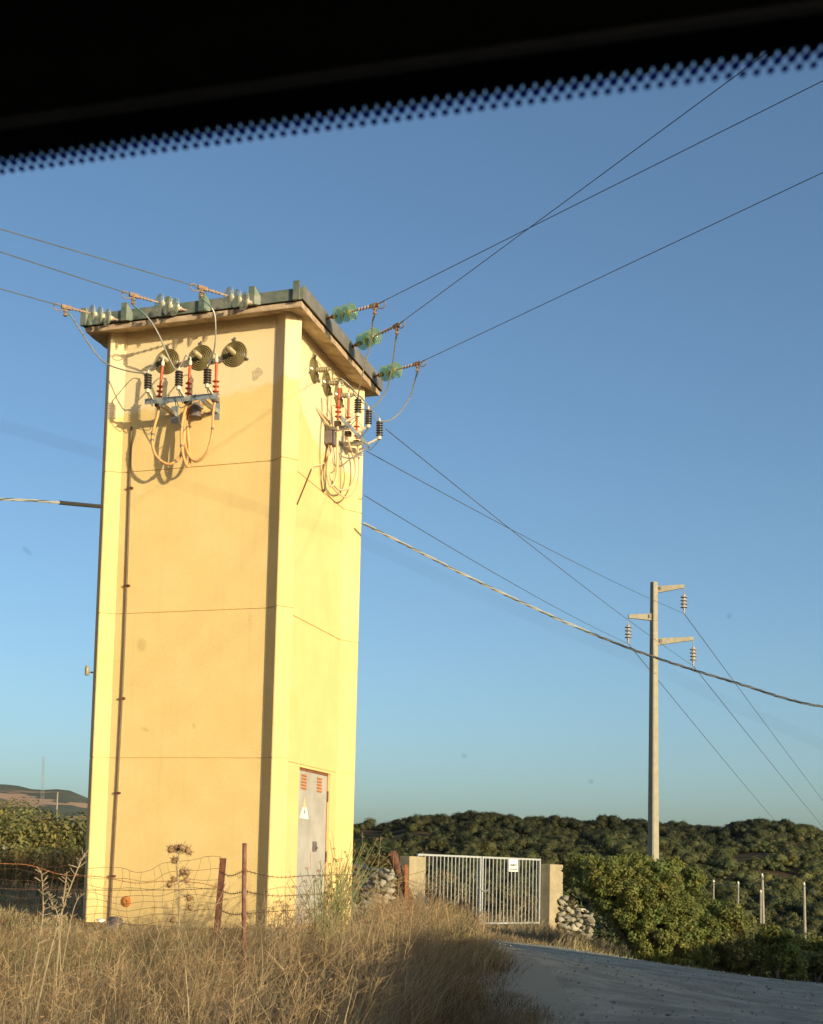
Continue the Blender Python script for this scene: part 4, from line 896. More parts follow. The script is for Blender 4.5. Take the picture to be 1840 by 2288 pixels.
def shell_clumps(ells, n, rlo, rhi, seed):
    r = np.random.default_rng(seed); C, R = [], []
    for (c_, rr) in ells:
        k = int(n * (rr[0] * rr[2]) ** .9) + 4
        dv = r.normal(size=(k, 3)); dv /= np.linalg.norm(dv, axis=1)[:, None]; f = r.uniform(.70, .97, k)
        C.append(np.array(c_) + dv * np.array(rr) * f[:, None]); R.append(r.uniform(rlo, rhi, k))
    return np.concatenate(C), np.concatenate(R)
def bush(name, lbl, cat, ells_px, m, n, rlo, rhi, per, size, seed, group=None, trunk=True):
    ells = []; base_ = None
    for u, v, F, ru, rv in ells_px:
        p = at(u, v, F); k = F / 3091; ells.append((p, (ru*k, ru*k*.9, rv*k)))
    u0, v0, F0 = ells_px[0][:3]; p = at(u0, v0, F0); S0 = (p - CAM).dot(RT); b_ = fs(F0, S0, gz(F0, S0))
    root = thing(name, b_, lbl, cat, group)
    C, R = shell_clumps(ells, n, rlo, rhi, seed); V, Fc, T = leafcloud(C, R, per, size, seed=seed + 1)
    meshobj('foliage', V, Fc, m, root, T)
    st = MB(); r = random.Random(seed)
    for (cc, rr) in ells:
        for _ in range(3):
            e_ = Vector(cc) + Vector((r.uniform(-.5,.5)*rr[0], r.uniform(-.5,.5)*rr[1], r.uniform(-.1,.6)*rr[2])); m_ = b_.lerp(e_, .5) + Vector((r.uniform(-.15,.15), r.uniform(-.15,.15), .1))
            st.tube(smooth_path([b_ + Vector((r.uniform(-.15,.15), r.uniform(-.15,.15), -.1)), m_, e_], 3), [.045]*4 + [.03, .02, .012], 5)
    st.build('stems', M_BARK, root)
    return root
bush('mastic_bush', 'big rounded green bush right of the stone wall, in front of the pole', 'bush', [(1458,2045,28.2,88,86),(1345,1968,28.4,70,52),(1402,2018,27.8,58,58),(1455,2085,27.6,52,54),(1415,1962,28.6,88,52),(1500,1992,28.9,74,72),(1505,2095,28.0,72,80),(1302,1948,29.4,42,36),(1455,2005,28.2,85,78),(1555,2085,28.8,48,62),(1365,1990,28.2,66,56)], M_LEAF, 170, .09, .18, 120, .034, 11, 'bushes beyond the road')
bush('mastic_bush', 'smaller olive bush lobe leaning out right of the big green bush', 'bush', [(1600,2045,31,52,36),(1565,2030,31.5,45,34),(1625,2060,30.6,30,22)], M_LEAF, 70, .12, .25, 150, .04, 12, 'bushes beyond the road')
bush('mastic_bush', 'small upright sunlit bush at the road edge, two bushes right of the big one', 'bush', [(1745,2130,26.9,38,55),(1720,2105,27.2,26,38),(1768,2160,26.6,28,32)], M_LEAF, 90, .10, .2, 150, .038, 13, 'bushes beyond the road')
bush('mastic_bush', 'low bush with a sunlit top near the right frame edge, under the rightmost post', 'bush', [(1800,2125,29.5,50,26),(1850,2140,29,50,40),(1790,2165,28.5,50,40)], M_LEAF, 70, .12, .24, 150, .04, 14, 'bushes beyond the road')
bush('dark_bush', 'dark shaded bush filling the hollow between the big bush and the small sunlit one', 'bush', [(1640,2120,30.5,75,60),(1605,2140,29.6,50,46),(1675,2145,29.4,52,50),(1670,2090,32,45,40)], M_MAQ, 70, .14, .28, 130, .045, 15, 'bushes beyond the road')
bush('dark_bush', 'dark shaded bush at the right frame edge just above the road', 'bush', [(1830,2175,27.8,55,35),(1890,2170,28,70,50)], M_MAQ, 70, .14, .28, 130, .045, 16, 'bushes beyond the road')
M_BRN = leafmat('brown_shrub_leaves', (.11, .09, .032), (.20, .15, .065), scale=.8)
for k, (u, v, F, ru, rv, lbl) in enumerate(((980, 1985, 41, 50, 45, 'brownish shrub seen through the left bars of the gate'), (1045, 1990, 42, 45, 42, 'brownish shrub behind the middle of the gate'), (1105, 2005, 41, 48, 42, 'brownish olive shrub behind the right gate leaf'), (1165, 2020, 41.5, 45, 40, 'brown shrub behind the hinge end of the right gate leaf'), (865, 1945, 42, 60, 40, 'olive shrub above the stone wall beside the tower'), (800, 1965, 43, 50, 45, 'brown shrub just right of the tower edge, behind the stone wall'), (1215, 2010, 44, 50, 42, 'dark shrub behind the right gate pillar'), (925, 1990, 43, 45, 40, 'brown shrub behind the left gate pillar'))):
    bush('dry_shrub', lbl, 'shrub', [(u, v, F, ru, rv), (u + ru*.6, v + rv*.5, F - .8, ru*.7, rv*.7), (u - ru*.6, v + rv*.5, F - .6, ru*.7, rv*.7)], M_BRN, 40, .15, .34, 130, .048, 40 + k, 'shrubs behind the gate')

# scrub that reads as one mass: hillside on the right and maquis on the left
def scrub(name, Fr, br, n, rlo, rhi, per, size, m, seed, dens=None, lift=.45, squash=.75, amp=.15, solid=False):
    r = np.random.default_rng(seed); F = np.sqrt(r.uniform(Fr[0]**2, Fr[1]**2, n)); B = r.uniform(br[0], br[1], n); S = B * F
    if dens is not None:
        keep = dens(F, S, r.random(n)); F, S = F[keep], S[keep]
    R = r.uniform(rlo, rhi, len(F)) * r.choice([.5, .7, 1, 1.6], len(F)); Z = height(F, S) + R * lift
    C = FSxyz(F, S, Z)
    # each shrub is three lumps
    k = 2 if solid else 3; C3 = np.repeat(C, k, 0) + r.normal(size=(len(C) * k, 3)) * np.repeat(R, k)[:, None] * np.array([.30, .30, .16]); R3 = np.repeat(R, k) * r.uniform(.6, .9, len(C) * k)
    reg = np.clip((1 - amp * .4) + amp * vnoise(C3 @ np.array([FW.x, FW.y, 0]) * .07, C3 @ np.array([RT.x, RT.y, 0]) * .07, seed + 9), .35, 1.5)
    V, Fc, T = leafcloud(C3, R3, per, size, squash=squash, seed=seed + 1, hollow=.55, tvar=.34, nz=.33, ctint=reg)
    if solid:
        n_ = len(C3); ph = r.uniform(0, 6.28, (n_, 3)); v = IV[None] * np.ones((n_, 1, 1)); a_ = v @ np.array([3.1, 4.2, 2.3]); b_ = v @ np.array([-2.7, 3.3, 5.1]); e_ = v @ np.array([7.1, -6.2, 5.5])
        dsp = 1 + .16 * np.sin(a_ + ph[:, :1]) + .14 * np.sin(b_ + ph[:, 1:2]) + .10 * np.sin(e_ + ph[:, 2:]) + r.normal(0, .12, a_.shape)
        v = v * dsp[..., None] * (R3 * .66)[:, None, None] * np.array([1, 1, squash]) + C3[:, None]
        f_ = (IF[None] + (np.arange(n_) * len(IV))[:, None, None]).reshape(-1, 3); f_ = np.concatenate([f_, f_[:, 2:]], 1)
        tn = (reg * r.uniform(.72, 1.28, n_)); hu = r.normal(0, .10, n_); Ts = np.repeat(np.stack([tn * (1 + hu), tn, tn * (1 - .3*hu)], 1), len(IF), 0) * r.uniform(.8, 1.2, (n_ * len(IF), 1))
        sh_ = meshobj(name, v.reshape(-1, 3), f_[:, :3], m, None, np.clip(Ts, 0, 2)); tag(sh_, kind='stuff')
    return tag(meshobj(name, V, Fc, m, None, T), kind='stuff')
def hill_dens(F, S, q):
    bare = vnoise(F * .10, S * .10, 31); b = S / F; hole = np.zeros(len(F), bool)
    for b0, f0, db, df in ((.344, 232, .022, 16), (.182, 236, .010, 9), (.200, 206, .018, 8), (.352, 205, .03, 7), (.30, 250, .012, 8), (.11, 215, .012, 9), (.375, 275, .014, 9), (.26, 190, .016, 7)): hole |= ((b - b0) / db) ** 2 + ((F - f0) / df) ** 2 < 1
    return q < np.where((bare > .62) | hole, .06, 1.0)
scrub('hillside_scrub', (125, 342), (.02, .46), 9000, .55, 1.25, 62, .15, M_HILL, 51, hill_dens, lift=.55, squash=.8, amp=.55, solid=True)
scrub('hillside_scrub', (46, 128), (.06, .56), 1500, .7, 1.4, 60, .14, M_HILL, 53, lambda F, S, q: q < .9)
scrub('maquis_scrub', (47, 64), (-.28, -.09), 460, .48, .92, 120, .07, M_MAQ, 55)
scrub('dark_scrub', (37.6, 41.5), (-.27, -.10), 130, .6, 1.05, 110, .08, M_MAQ, 57)
scrub('dark_scrub', (35.2, 36.4), (-.27, -.10), 30, .35, .6, 110, .06, M_MAQ, 58)
scrub('maquis_scrub', (48, 90), (-.02, .12), 260, .7, 1.2, 50, .16, M_MAQ, 59)

# unseen pine added far right of the road to shade the scrub
tb_ = fs(6.0, 18.0, gz(6.0, 18.0)); tree = thing('shade_pine', tb_, 'unseen umbrella pine added right of the view to cast shade', 'tree')
MB().tube(smooth_path([tb_ - Vector((0,0,.3)), tb_ + Vector((.1,.1,1.8)), tb_ + Vector((-.05,.2,4.4)), Vector((tb_.x, tb_.y, 6.7))], 4), [.24]*4 + [.17]*4 + [.13]*4 + [.08], 10).build('trunk', M_BARK, tree, smooth=True)
C, R = shell_clumps([((tb_.x, tb_.y, 7.1), (2.7, 2.7, .95)), ((tb_.x+1.4, tb_.y+.6, 6.7), (1.6, 1.6, .8)), ((tb_.x-1.3, tb_.y-.8, 6.6), (1.6, 1.6, .8))], 40, .35, .6, 61)
V, Fc, T = leafcloud(C, R, 110, .11, seed=62); meshobj('crown', V, Fc, M_PINE, tree, T)

# ------------------------------------------------------------------ dry grass and stalks
def blades(F, S, H, wid, lean_dir, lean, seed, tint, curl=.35):
    r = np.random.default_rng(seed); N = len(F); Z = height(F, S) - .02; P = FSxyz(F, S, Z)
    ld = np.stack([np.cos(lean_dir), np.sin(lean_dir), np.zeros(N)], 1); lat = FW.x, FW.y
    side = np.stack([np.cos(lean_dir + 1.57 + r.normal(0, .8, N)), np.sin(lean_dir + 1.57 + r.normal(0, .8, N)), np.zeros(N)], 1)
    rows = []
    bend = r.normal(0, curl, N)
    for t in (0, .36, .7, 1.0):
        q = P + np.array([0, 0, 1]) * (H * (t - .18 * lean * t * t))[:, None] + ld * (H * (lean * t * (.55 + .45 * t)))[:, None] + side * (bend * H * .35 * t * t)[:, None]
        w_ = wid * (1 - .75 * t); rows.append(q - side * w_[:, None] / 2); rows.append(q + side * w_[:, None] / 2)
    V = np.stack(rows, 1).reshape(-1, 3); b = np.arange(N)[:, None] * 8
    Fq = np.concatenate([b + np.array([[0,1,3,2]]), b + np.array([[2,3,5,4]]), b + np.array([[4,5,7,6]])], 1).reshape(-1, 4)
    return V, Fq, np.repeat(tint, 3, 0)
def tints(r, N, green=.1, dark=.2):
    t = r.uniform(.65, 1.15, N); T = np.stack([t, t, t], 1)
    g_ = r.random(N) < green; T[g_] *= np.array([.55, .78, .45]); k = r.random(N) < dark; T[k] *= np.array([.60, .48, .42]); return T
def grass_field(name, n_tuft, per, Ff, keep, hfun, wid, seed, spread=.10, green=.1, dark=.2, wind=-.5):
    r = np.random.default_rng(seed); F = r.uniform(Ff[0], Ff[1], n_tuft); S = r.uniform(Ff[2], Ff[3], n_tuft); k = keep(F, S, r.random(n_tuft)); F, S = F[k], S[k]
    H0 = hfun(F, S) * r.uniform(.55, 1.3, len(F)); ix = np.repeat(np.arange(len(F)), per); N = len(ix)
    fF = F[ix] + r.normal(0, spread, N); fS = S[ix] + r.normal(0, spread, N); H = H0[ix] * r.uniform(.35, 1.1, N)
    base_dir = math.atan2(RT.y, RT.x) + wind; tdir = r.normal(0, .9, len(F)); tl = np.abs(r.normal(.42, .32, len(F))); ld = base_dir + tdir[ix] + r.normal(0, .55, N); lean = np.clip(tl[ix] + r.normal(0, .16, N), 0, 1.4)
    gv = np.clip(vnoise(fF * 1.6, fS * 1.6, 77) * .5 + .5, 0, 1)
    tt_ = r.uniform(.72, 1.2, len(F)); dk = (r.random(len(F)) < .22); hue_ = np.where(dk[:, None], np.array([.42, .30, .30]), 1.0); T = tints(r, N, green, dark) * (.62 + .5 * gv)[:, None] * tt_[ix][:, None] * hue_[ix]
    gp_ = np.clip(vnoise(fF * 2.3, fS * 2.3, 78) - .35, 0, .8)[:, None]; T = T * (1 - gp_ * np.array([.45, .15, .55]))
    V, Fq, T = blades(fF, fS, H, wid * r.uniform(.5, 1.5, N), ld, lean, seed + 1, T, .6)
    return tag(meshobj(name, V, Fq, M_DRY, None, np.clip(T, 0, 2)), kind='stuff')
def bank_keep(F, S, q):
    rt_ = np.interp(F, [6, 9, 11, 12.5, 14, 16], [.10, .58, 1.03, 1.48, 1.66, 1.6]); return (S < rt_ + .16 * vnoise(F*3, S*3, 91)) & (S > -.26 * F - .4) & (vnoise(F * 1.9, S * 1.9, 191) < .55)
def bank_h(F, S):
    h = .50 + .10 * vnoise(F * 1.4, S * 1.4, 92) + .30 * np.exp(-((F - 12.2) / 1.5) ** 2 - ((S - 1.15) / .75) ** 2); h = h * np.interp(F, [6, 8, 13, 15, 16.5], [.9, 1, 1, .52, .26]) * np.interp(S / F, [-.2, -.10, -.02], [.62, .78, 1]); return np.clip(h, .12, 1)
grass_field('dry_grass', 3300, 44, (6.3, 16.4, -4.6, 2.1), bank_keep, bank_h, .0046, 101, .11, .08, .25)
def long_keep(F, S, q): return bank_keep(F, S, q) & (q < .75)
grass_field('tall_straw', 1500, 9, (7.0, 15.6, -4.2, 1.9), long_keep, lambda F, S: bank_h(F, S) * 1.4, .0055, 111, .18, .04, .08, wind=.1)
grass_field('dry_grass', 700, 40, (15.2, 17.0, -5.5, 2.6), lambda F, S, q: F < 17.0 - .12*S, lambda F, S: (.19 + .07 * vnoise(F*2, S*2, 93)) * np.interp(S, [-3, -1, 1], [.55, .8, 1.25]), .008, 103, .12, .15, .2)
grass_field('dry_grass', 900, 30, (16.5, 26, -7.5, -2.7), lambda F, S, q: q < .9, lambda F, S: .12 + .05 * vnoise(F*2, S*2, 94), .012, 105, .16, .25, .1)
grass_field('dry_grass', 1500, 26, (27.6, 37, 2.6, 9.4), lambda F, S, q: (F > np.interp(S, [3, 4.3, 6.3, 8, 10], [28.3, 28.5, 27.3, 26.5, 25.9])) & (q < .95), lambda F, S: .10 + .10 * np.clip(vnoise(F*1.2, S*1.2, 95), 0, 1) + .20 * (S > 5.8) * (F > 27.3), .014, 107, .18, .06, .15)
grass_field('verge_weeds', 2800, 26, (8, 17, .5, 3.3), lambda F, S, q: (S < np.interp(F, [8, 9, 12, 16, 17], [.8, 1.45, 2.1, 2.55, 2.75]) + .3 * vnoise(F*2.5, S*2.5, 97)) & (S > np.interp(F, [6, 9, 11, 12.5, 14, 17], [0, .5, 1.0, 1.4, 1.5, 1.5])) & (q < .75), lambda F, S: .09 + .06 * vnoise(F*2, S*2, 98), .006, 115, .10, .3, .9)  # mostly dark tint puts the verge's shade into the blade colour
grass_field('verge_weeds', 260, 18, (25.4, 28.6, 3.4, 10), lambda F, S, q: np.abs(F - np.interp(S, [3.5, 4.3, 6.3, 8, 10], [27.9, 28.3, 27.1, 26.3, 25.7])) < .22, lambda F, S: .10 + .04 * vnoise(F*2, S*2, 99), .012, 117, .12, .1, .2)
grass_field('dry_grass', 500, 36, (16, 31, 1.9, 3.6), lambda F, S, q: S < np.interp(F, [16, 22, 27, 31], [2.4, 2.8, 3.1, 3.6]), lambda F, S: .40 + .15 * vnoise(F*2, S*2, 96), .011, 109, .14, .08, .2)
# twiggy dead weeds: a stem with fine forked branchlets
def weeds(name, n, seed, keep, hfun, m, box_, wid=.004):
    r = np.random.default_rng(seed); F = r.uniform(box_[0], box_[1], n * 3); S = r.uniform(box_[2], box_[3], n * 3); k = keep(F, S, r.random(n * 3)); F, S = F[k][:n], S[k][:n]; n = len(F)
    H = hfun(F, S) * r.uniform(.8, 1.35, n); B = FSxyz(F, S, height(F, S)); A0, A1, W0, T = [], [], [], []
    top = B + np.stack([r.normal(.12, .22, n) * H, r.normal(0, .2, n) * H, H], 1); tw_ = r.uniform(.5, 1.1, n)[:, None] * np.array([1, .85, .75]) * np.where(r.random(n) < .3, .6, 1)[:, None]
    A0.append(B); A1.append(top); W0.append(np.full(n, wid * 1.4)); T.append(tw_)
    for _ in range(13):
        q = r.uniform(.25, 1, n)[:, None]; p = B + (top - B) * q; d_ = np.stack([r.normal(.25, .8, n), r.normal(0, .8, n), r.uniform(.2, 1.1, n)], 1); d_ /= np.linalg.norm(d_, axis=1)[:, None]; e_ = p + d_ * (H * r.uniform(.12, .34, n))[:, None]
        A0.append(p); A1.append(e_); W0.append(np.full(n, wid * .8)); T.append(tw_)
        for _ in range(3):
            p2 = p + (e_ - p) * r.uniform(.4, 1, n)[:, None]; d2 = d_ + r.normal(0, .6, (n, 3)); d2 /= np.linalg.norm(d2, axis=1)[:, None]
            A0.append(p2); A1.append(p2 + d2 * (H * r.uniform(.05, .14, n))[:, None]); W0.append(np.full(n, wid * .55)); T.append(tw_ * r.uniform(.7, 1.2))
    P0, P1, W_, T = np.concatenate(A0), np.concatenate(A1), np.concatenate(W0), np.concatenate(T); sd = np.cross(P1 - P0, r.normal(size=P0.shape)); sd /= np.linalg.norm(sd, axis=1)[:, None] + 1e-9; sd *= W_[:, None] / 2
    V = np.stack([P0 - sd, P0 + sd, P1 + sd * .5, P1 - sd * .5], 1).reshape(-1, 3)
    return tag(meshobj(name, V, np.arange(len(P0) * 4).reshape(-1, 4), m, None, T), kind='stuff')
weeds('dead_weeds', 900, 131, bank_keep, lambda F, S: bank_h(F, S) * 1.12, M_DRY, (7, 15.6, -4.2, 1.95))
weeds('green_weeds', 170, 133, lambda F, S, q: bank_keep(F, S, q) & (vnoise(F * 1.2, S * 1.2, 79) > .1), lambda F, S: bank_h(F, S) * .95, M_GRN, (8, 15.8, -4, 1.95))
weeds('dead_weeds', 160, 135, lambda F, S, q: q < 1, lambda F, S: .42 + 0 * F, M_DRY, (15.6, 22, 1.2, 2.6))
weeds('dead_weeds', 420, 137, lambda F, S, q: (S < -.11 * F) & (S > -.27 * F), lambda F, S: .62 + 0 * F, M_BRN, (22, 34, -9, -2.4), wid=.009)  # darker leaf colour stands in for the shade left of the tower
# bristly seed heads and twigs scattered through the bank grass
r = np.random.default_rng(201); N = 9000; F = r.uniform(6.5, 15.5, N); S = r.uniform(-4, 1.9, N); k = bank_keep(F, S, 0); F, S = F[k], S[k]; N = len(F)
Z = height(F, S) + bank_h(F, S) * r.uniform(.15, 1.0, N); P = FSxyz(F, S, Z); a = r.normal(size=(N, 3)) * .0055; b = r.normal(size=(N, 3)) * .0055
V = np.stack([P - a, P + b, P + a, P - b], 1).reshape(-1, 3)
tag(meshobj('seed_chaff', V, np.arange(N*4).reshape(-1, 4), M_SEED, None, None), kind='stuff')

def stalk(pts, r0, name, lbl, spikes=0, seed=0, group='dead thistle stalks', heads=()):
    rr = random.Random(seed); sp = smooth_path(pts, 6); n = len(sp)
    root = thing(name, sp[0], lbl, 'dry plant', group)
    m_ = MB().tube(sp, [r0 * .72 * (1 - .6 * i / n) for i in range(n)], 6)
    for _ in range(spikes):
        i = rr.randrange(n // 3, n - 1); dv = Vector((rr.uniform(-1, 1), rr.uniform(-1, 1), rr.uniform(.2, 1))).normalized(); L_ = rr.uniform(.02, .07); m_.tube([sp[i], sp[i] + dv * L_], .0025, 4)
    m_.build('stalk', M_STALK, root, smooth=True)
    for (t, off, rad) in heads:
        p = sp[min(int(t * (n - 1)), n - 1)]; e_ = p + Vector(off)
        MB().tube(smooth_path([p, p.lerp(e_, .5) + Vector((0,0,-.01)), e_], 3), .004, 5).build('head_stem', M_STALK, root)
        hm = MB(); hm.lathe([(.3*rad, -.8*rad), (.9*rad, -.4*rad), (rad, .1*rad), (.75*rad, .5*rad), (.3*rad, .62*rad)], e_, Vector(off).normalized() + Vector((0,0,.4)), 10)
        for _ in range(46):
            dv = Vector((rr.gauss(0,1), rr.gauss(0,1), rr.gauss(0,1))).normalized(); hm.tube([e_ + dv*rad*.6, e_ + dv*rad*rr.uniform(1.2, 1.75)], .0022, 3)
        hm.build('seed_head', M_SEED, root)
    return root
def gb(u, v, F):
    p = at(u, v, F); S_ = (p - CAM).dot(RT); return fs(F, S_, gz(F, S_) - .02)
stalk([gb(398, 2080, 14.2), at(402, 2010, 14.2), at(396, 1950, 14.2), at(400, 1905, 14.2)], .017, 'dead_thistle', 'tall dead thistle with round brown seed heads in front of the orange wall', 30, 1,
      heads=[(1, (-.09,.0,.03), .042), (1, (-.03,.02,.05), .042), (1, (.04,0,.05), .045), (1, (.10,.02,.02), .042), (.93, (-.05,.02,-.03), .036), (.66, (.06,.0,.05), .039), (.66, (.11,0,.04), .036), (.6, (.10,.0,.0), .031), (.6, (-.05,.0,.0), .028), (.5, (-.10,0,-.02), .034), (.42, (.11,0,-.05), .034), (.3, (.12,0,.02), .031), (.25, (-.07,0,.02), .03)])
for k, (pix, F, r0, lbl) in enumerate((([(60,2300),(112,2130),(155,1990),(190,1906)], 8.6, .010, 'longest pale dead stalk slanting up right beside the tower foot'), ([(40,2290),(75,2170),(95,2060),(96,1990),(92,1945)], 9.2, .008, 'upright pale stalk left of the longest slanting stalk'), ([(125,2110),(138,2050),(145,1990),(150,1948)], 10.5, .010, 'short furry dead stalk near the left frame edge'), ([(150,2100),(130,2055),(117,2030),(113,1998)], 10.5, .007, 'curved short dead stalk next to the furry one'), ([(120,2140),(160,2050),(190,1995)], 9.5, .006, 'thin dead stalk crossing low in front of the left tower corner'), ([(310,2170),(360,2075),(400,2010),(430,1975)], 11, .005, 'thin leaning dead stem in front of the tower panel'), ([(380,2190),(430,2100),(485,2020),(500,1985)], 11, .005, 'thin leaning dead stem crossing the rusty angle post'), ([(800,2080),(838,1985),(852,1865)], 16, .006, 'tall thin pale stem rising right of the tower against the hill'), ([(815,2085),(828,2040),(850,1985)], 15, .004, 'short thin pale stem right of the tower foot'))):
    pts = [gb(pix[0][0], pix[0][1], F)] + [at(u, v, F) for u, v in pix[1:]]
    stalk(pts, r0, 'dead_stalk', lbl, 40 if r0 > .0065 else 8, 300 + k)

# wild fennel in front of the door: fans of thin green stems ending in umbels
def fennel(u0, F, spread, n, hlo, hhi, lbl, seed, m=None, lean=0):
    rr = random.Random(seed); b_ = gb(u0, 2070, F); root = thing('fennel_plant', b_, lbl, 'plant', 'wild fennel by the tower door')
    st = MB(); um = MB()
    for _ in range(int(n * 1.5)):
        an = rr.gauss(lean, spread); dep = rr.gauss(0, .12); H = rr.uniform(hlo, hhi) * 1.25; p0 = b_ + RT * rr.gauss(0, .07) + FW * rr.gauss(0, .06)
        p1 = p0 + RT * math.sin(an) * H * .45 + FW * dep * H + Vector((0, 0, H * .55)); p2 = p0 + RT * math.sin(an) * H * 1.05 + FW * dep * H + Vector((0, 0, H * math.cos(an)))
        sp = smooth_path([p0, p1, p2], 4); st.tube(sp, [.0052 - .0026 * i / len(sp) for i in range(len(sp))], 4, cap=False)
        for q in range(rr.randint(2, 4)):
            i = rr.randrange(3, len(sp)); dv = (RT * rr.uniform(-1, 1) + FW * rr.uniform(-.6, .6) + Vector((0, 0, rr.uniform(.4, 1.2)))).normalized(); L_ = rr.uniform(.05, .16); e_ = sp[i] + dv * L_; st.tube([sp[i], e_], .0016, 3, cap=False)
            if rr.random() < .45:
                for _k in range(9):
                    w_ = (dv + Vector((rr.gauss(0,.5), rr.gauss(0,.5), rr.gauss(0,.3)))).normalized() * .035; um.tube([e_, e_ + w_], .0010, 3, cap=False); um.lathe([(.002, -.003), (.0055, 0), (.002, .004)], e_ + w_, (0,0,1), 5)
    st.build('stems', m or M_FEN, root); um.build('umbels', M_SEED, root)
fennel(715, 15.6, .26, 46, .45, .85, 'dense clump of green fennel stems covering the lower door', 401, lean=.08)
fennel(752, 15.9, .22, 22, .7, 1.05, 'tallest fennel clump at the right edge of the door with brown umbels', 402, lean=.18)
fennel(640, 15.0, .22, 14, .35, .68, 'sparse fennel plant just left of the door', 403, M_STALK, lean=.05)
fennel(600, 14.4, .25, 9, .3, .6, 'thin fennel plant at the foot of the dark corner strip', 404, M_STALK, lean=.2)
fennel(530, 13.6, .4, 8, .3, .62, 'few bare fennel stems between the two fence posts', 405, M_STALK, lean=.3)

# ------------------------------------------------------------------ far poles and masts
def far_post(u, vt, F, h, r_, lbl, lean=0, parts=True):
    p = at(u, vt, F); b_ = Vector((p.x, p.y, p.z - h)) + RT * lean; root = thing('wooden_pole', b_, lbl, 'pole', 'distant poles on the right')
    MB().tube([b_, p], [r_ * .8, r_ * .62], 8).build('shaft', M_WOODP, root, smooth=True)
    MB().lathe([(.03, 0), (.06, .03), (.04, .14), (.01, .16)], p, (0, 0, 1), 8).build('cap_insulator', M_CREAM, root)
    return p
P1 = far_post(1595, 1972, 78, 4.5, .065, 'leftmost distant pole, thin and dark, behind the big green bush')
P2 = far_post(1650, 1976, 70, 4.6, .085, 'short pale distant pole second from the left')
P3 = far_post(1703.5, 1958, 70, 5.4, .11, 'tallest distant pole with a thin pole standing at its side', lean=.12)
P3b = far_post(1700, 1995, 69, 4.6, .075, 'thin pole standing close to the left side of the tallest distant pole')
P4 = far_post(1797, 1978, 66, 5.0, .10, 'rightmost distant pole above the low sunlit bush', lean=.08)
for a, b, lbl, sg_ in ((P1, P3, 'thin wire between the leftmost and the tallest distant poles', .25), (P3, P4, 'slack wire between the tallest and the rightmost distant poles', 1.1), (P2, P3b, 'slack wire between the short pale pole and the thin paired pole', .5), (P4, at(1900, 2040, 60), 'wire running right from the rightmost distant pole', .2), (at(1700, 2062, 70), at(1900, 2112, 66), 'lower straight wire passing the rightmost distant pole', .1)):
    wire('pole_wire', [a, b], .014, M_WIRE, lbl, 'wire', 'wires between the distant poles', sag=sg_)
mp_ = at(97.5, 1690, 90); mb_ = at(95, 1790, 90); msp = thing('radio_mast', mb_, 'tall thin lattice mast on the skyline left of the tower', 'mast'); mm = MB()
for k in range(3): o_ = Vector((math.cos(k*2.09)*.11, math.sin(k*2.09)*.11, 0)); mm.tube([mb_ + o_, mp_ + o_*.7], .010, 4)
for k in range(24):
    t0_, t1_ = k/24, (k+1)/24; a = mb_.lerp(mp_, t0_); b = mb_.lerp(mp_, t1_); o0 = Vector((math.cos(k*2.09)*.1, math.sin(k*2.09)*.1, 0)); o1 = Vector((math.cos((k+1)*2.09)*.1, math.sin((k+1)*2.09)*.1, 0)); mm.tube([a + o0, b + o1], .006, 4)
mm.build('lattice', mat('mast_grey', (.22, .20, .18), (.28, .26, .23), scale=3), msp)
wp = [gb(134, 1858, 40), at(129.5, 1838, 40), at(127.5, 1815, 40), at(129.5, 1770, 40)]; wr = thing('thin_pole', wp[0], 'slender pale leaning pole standing in the scrub left of the tower', 'pole'); MB().tube(smooth_path(wp, 4), .022, 6).build('shaft', M_WOODP, wr, smooth=True)

# ------------------------------------------------------------------ the car the picture is taken from
ch = math.radians(17.66); HD = FW * math.cos(ch) + RT * math.sin(ch); HR = Vector((HD.y, -HD.x, 0))
PASS = .30                                            # seat offset of the viewer to the right of the car's middle
org = CAM - HR * PASS; org.z = gz(0, 0) + .03
car = thing('car', org, 'dark car with black roof lining above a windscreen with a dotted edge', 'car', rotz=math.atan2(HD.y, HD.x) - math.pi/2)
def cw(x, y, z): return org + HR * x + HD * y + Vector((0, 0, z))
ZC = CAM.z - org.z
a = at(0, 350, .5); b = at(920, 212, .46); e = at(1840, 95, .42)
def loc(p): p = p - org; return (p.dot(HR), p.dot(HD), p.z)
ya, za = .4562, 1.0943 - org.z      # lower edge of the black border on the glass
rk = math.radians(31); gdy, gdz = math.cos(rk), -math.sin(rk)       # down the glass
def gl(x, t, off=0.0):
    # point on the windscreen: x across, t metres down from the border's lower edge; slight crown across the car
    q_ = (x / .66) ** 2; return cw(x * (1 + .12 * max(t, 0)), ya + gdy * t - .04 * q_ - off * math.sin(rk), za + gdz * t - .03 * q_ - off * math.cos(rk))
def sheet(fn, xs, ts):
    V = [fn(x, t) for t in ts for x in xs]; n = len(xs); return V, [(i*n + j, i*n + j + 1, (i+1)*n + j + 1, (i+1)*n + j) for i in range(len(ts) - 1) for j in range(n - 1)]
xs = list(np.linspace(-.66, .66, 25))
gm = bpy.data.materials.new('windscreen_glass'); gm.use_nodes = True; n_ = gm.node_tree.nodes; L_ = gm.node_tree.links; o_ = n_['Material Output']; n_.remove(n_['Principled BSDF'])
tr = n_.new('ShaderNodeBsdfTransparent'); tr.inputs[0].default_value = (.915, .985, .965, 1); gs = n_.new('ShaderNodeBsdfGlossy'); gs.inputs['Roughness'].default_value = .02; mx = n_.new('ShaderNodeMixShader'); mx.inputs[0].default_value = .012
L_.new(tr.outputs[0], mx.inputs[1]); L_.new(gs.outputs[0], mx.inputs[2]); L_.new(mx.outputs[0], o_.inputs[0])
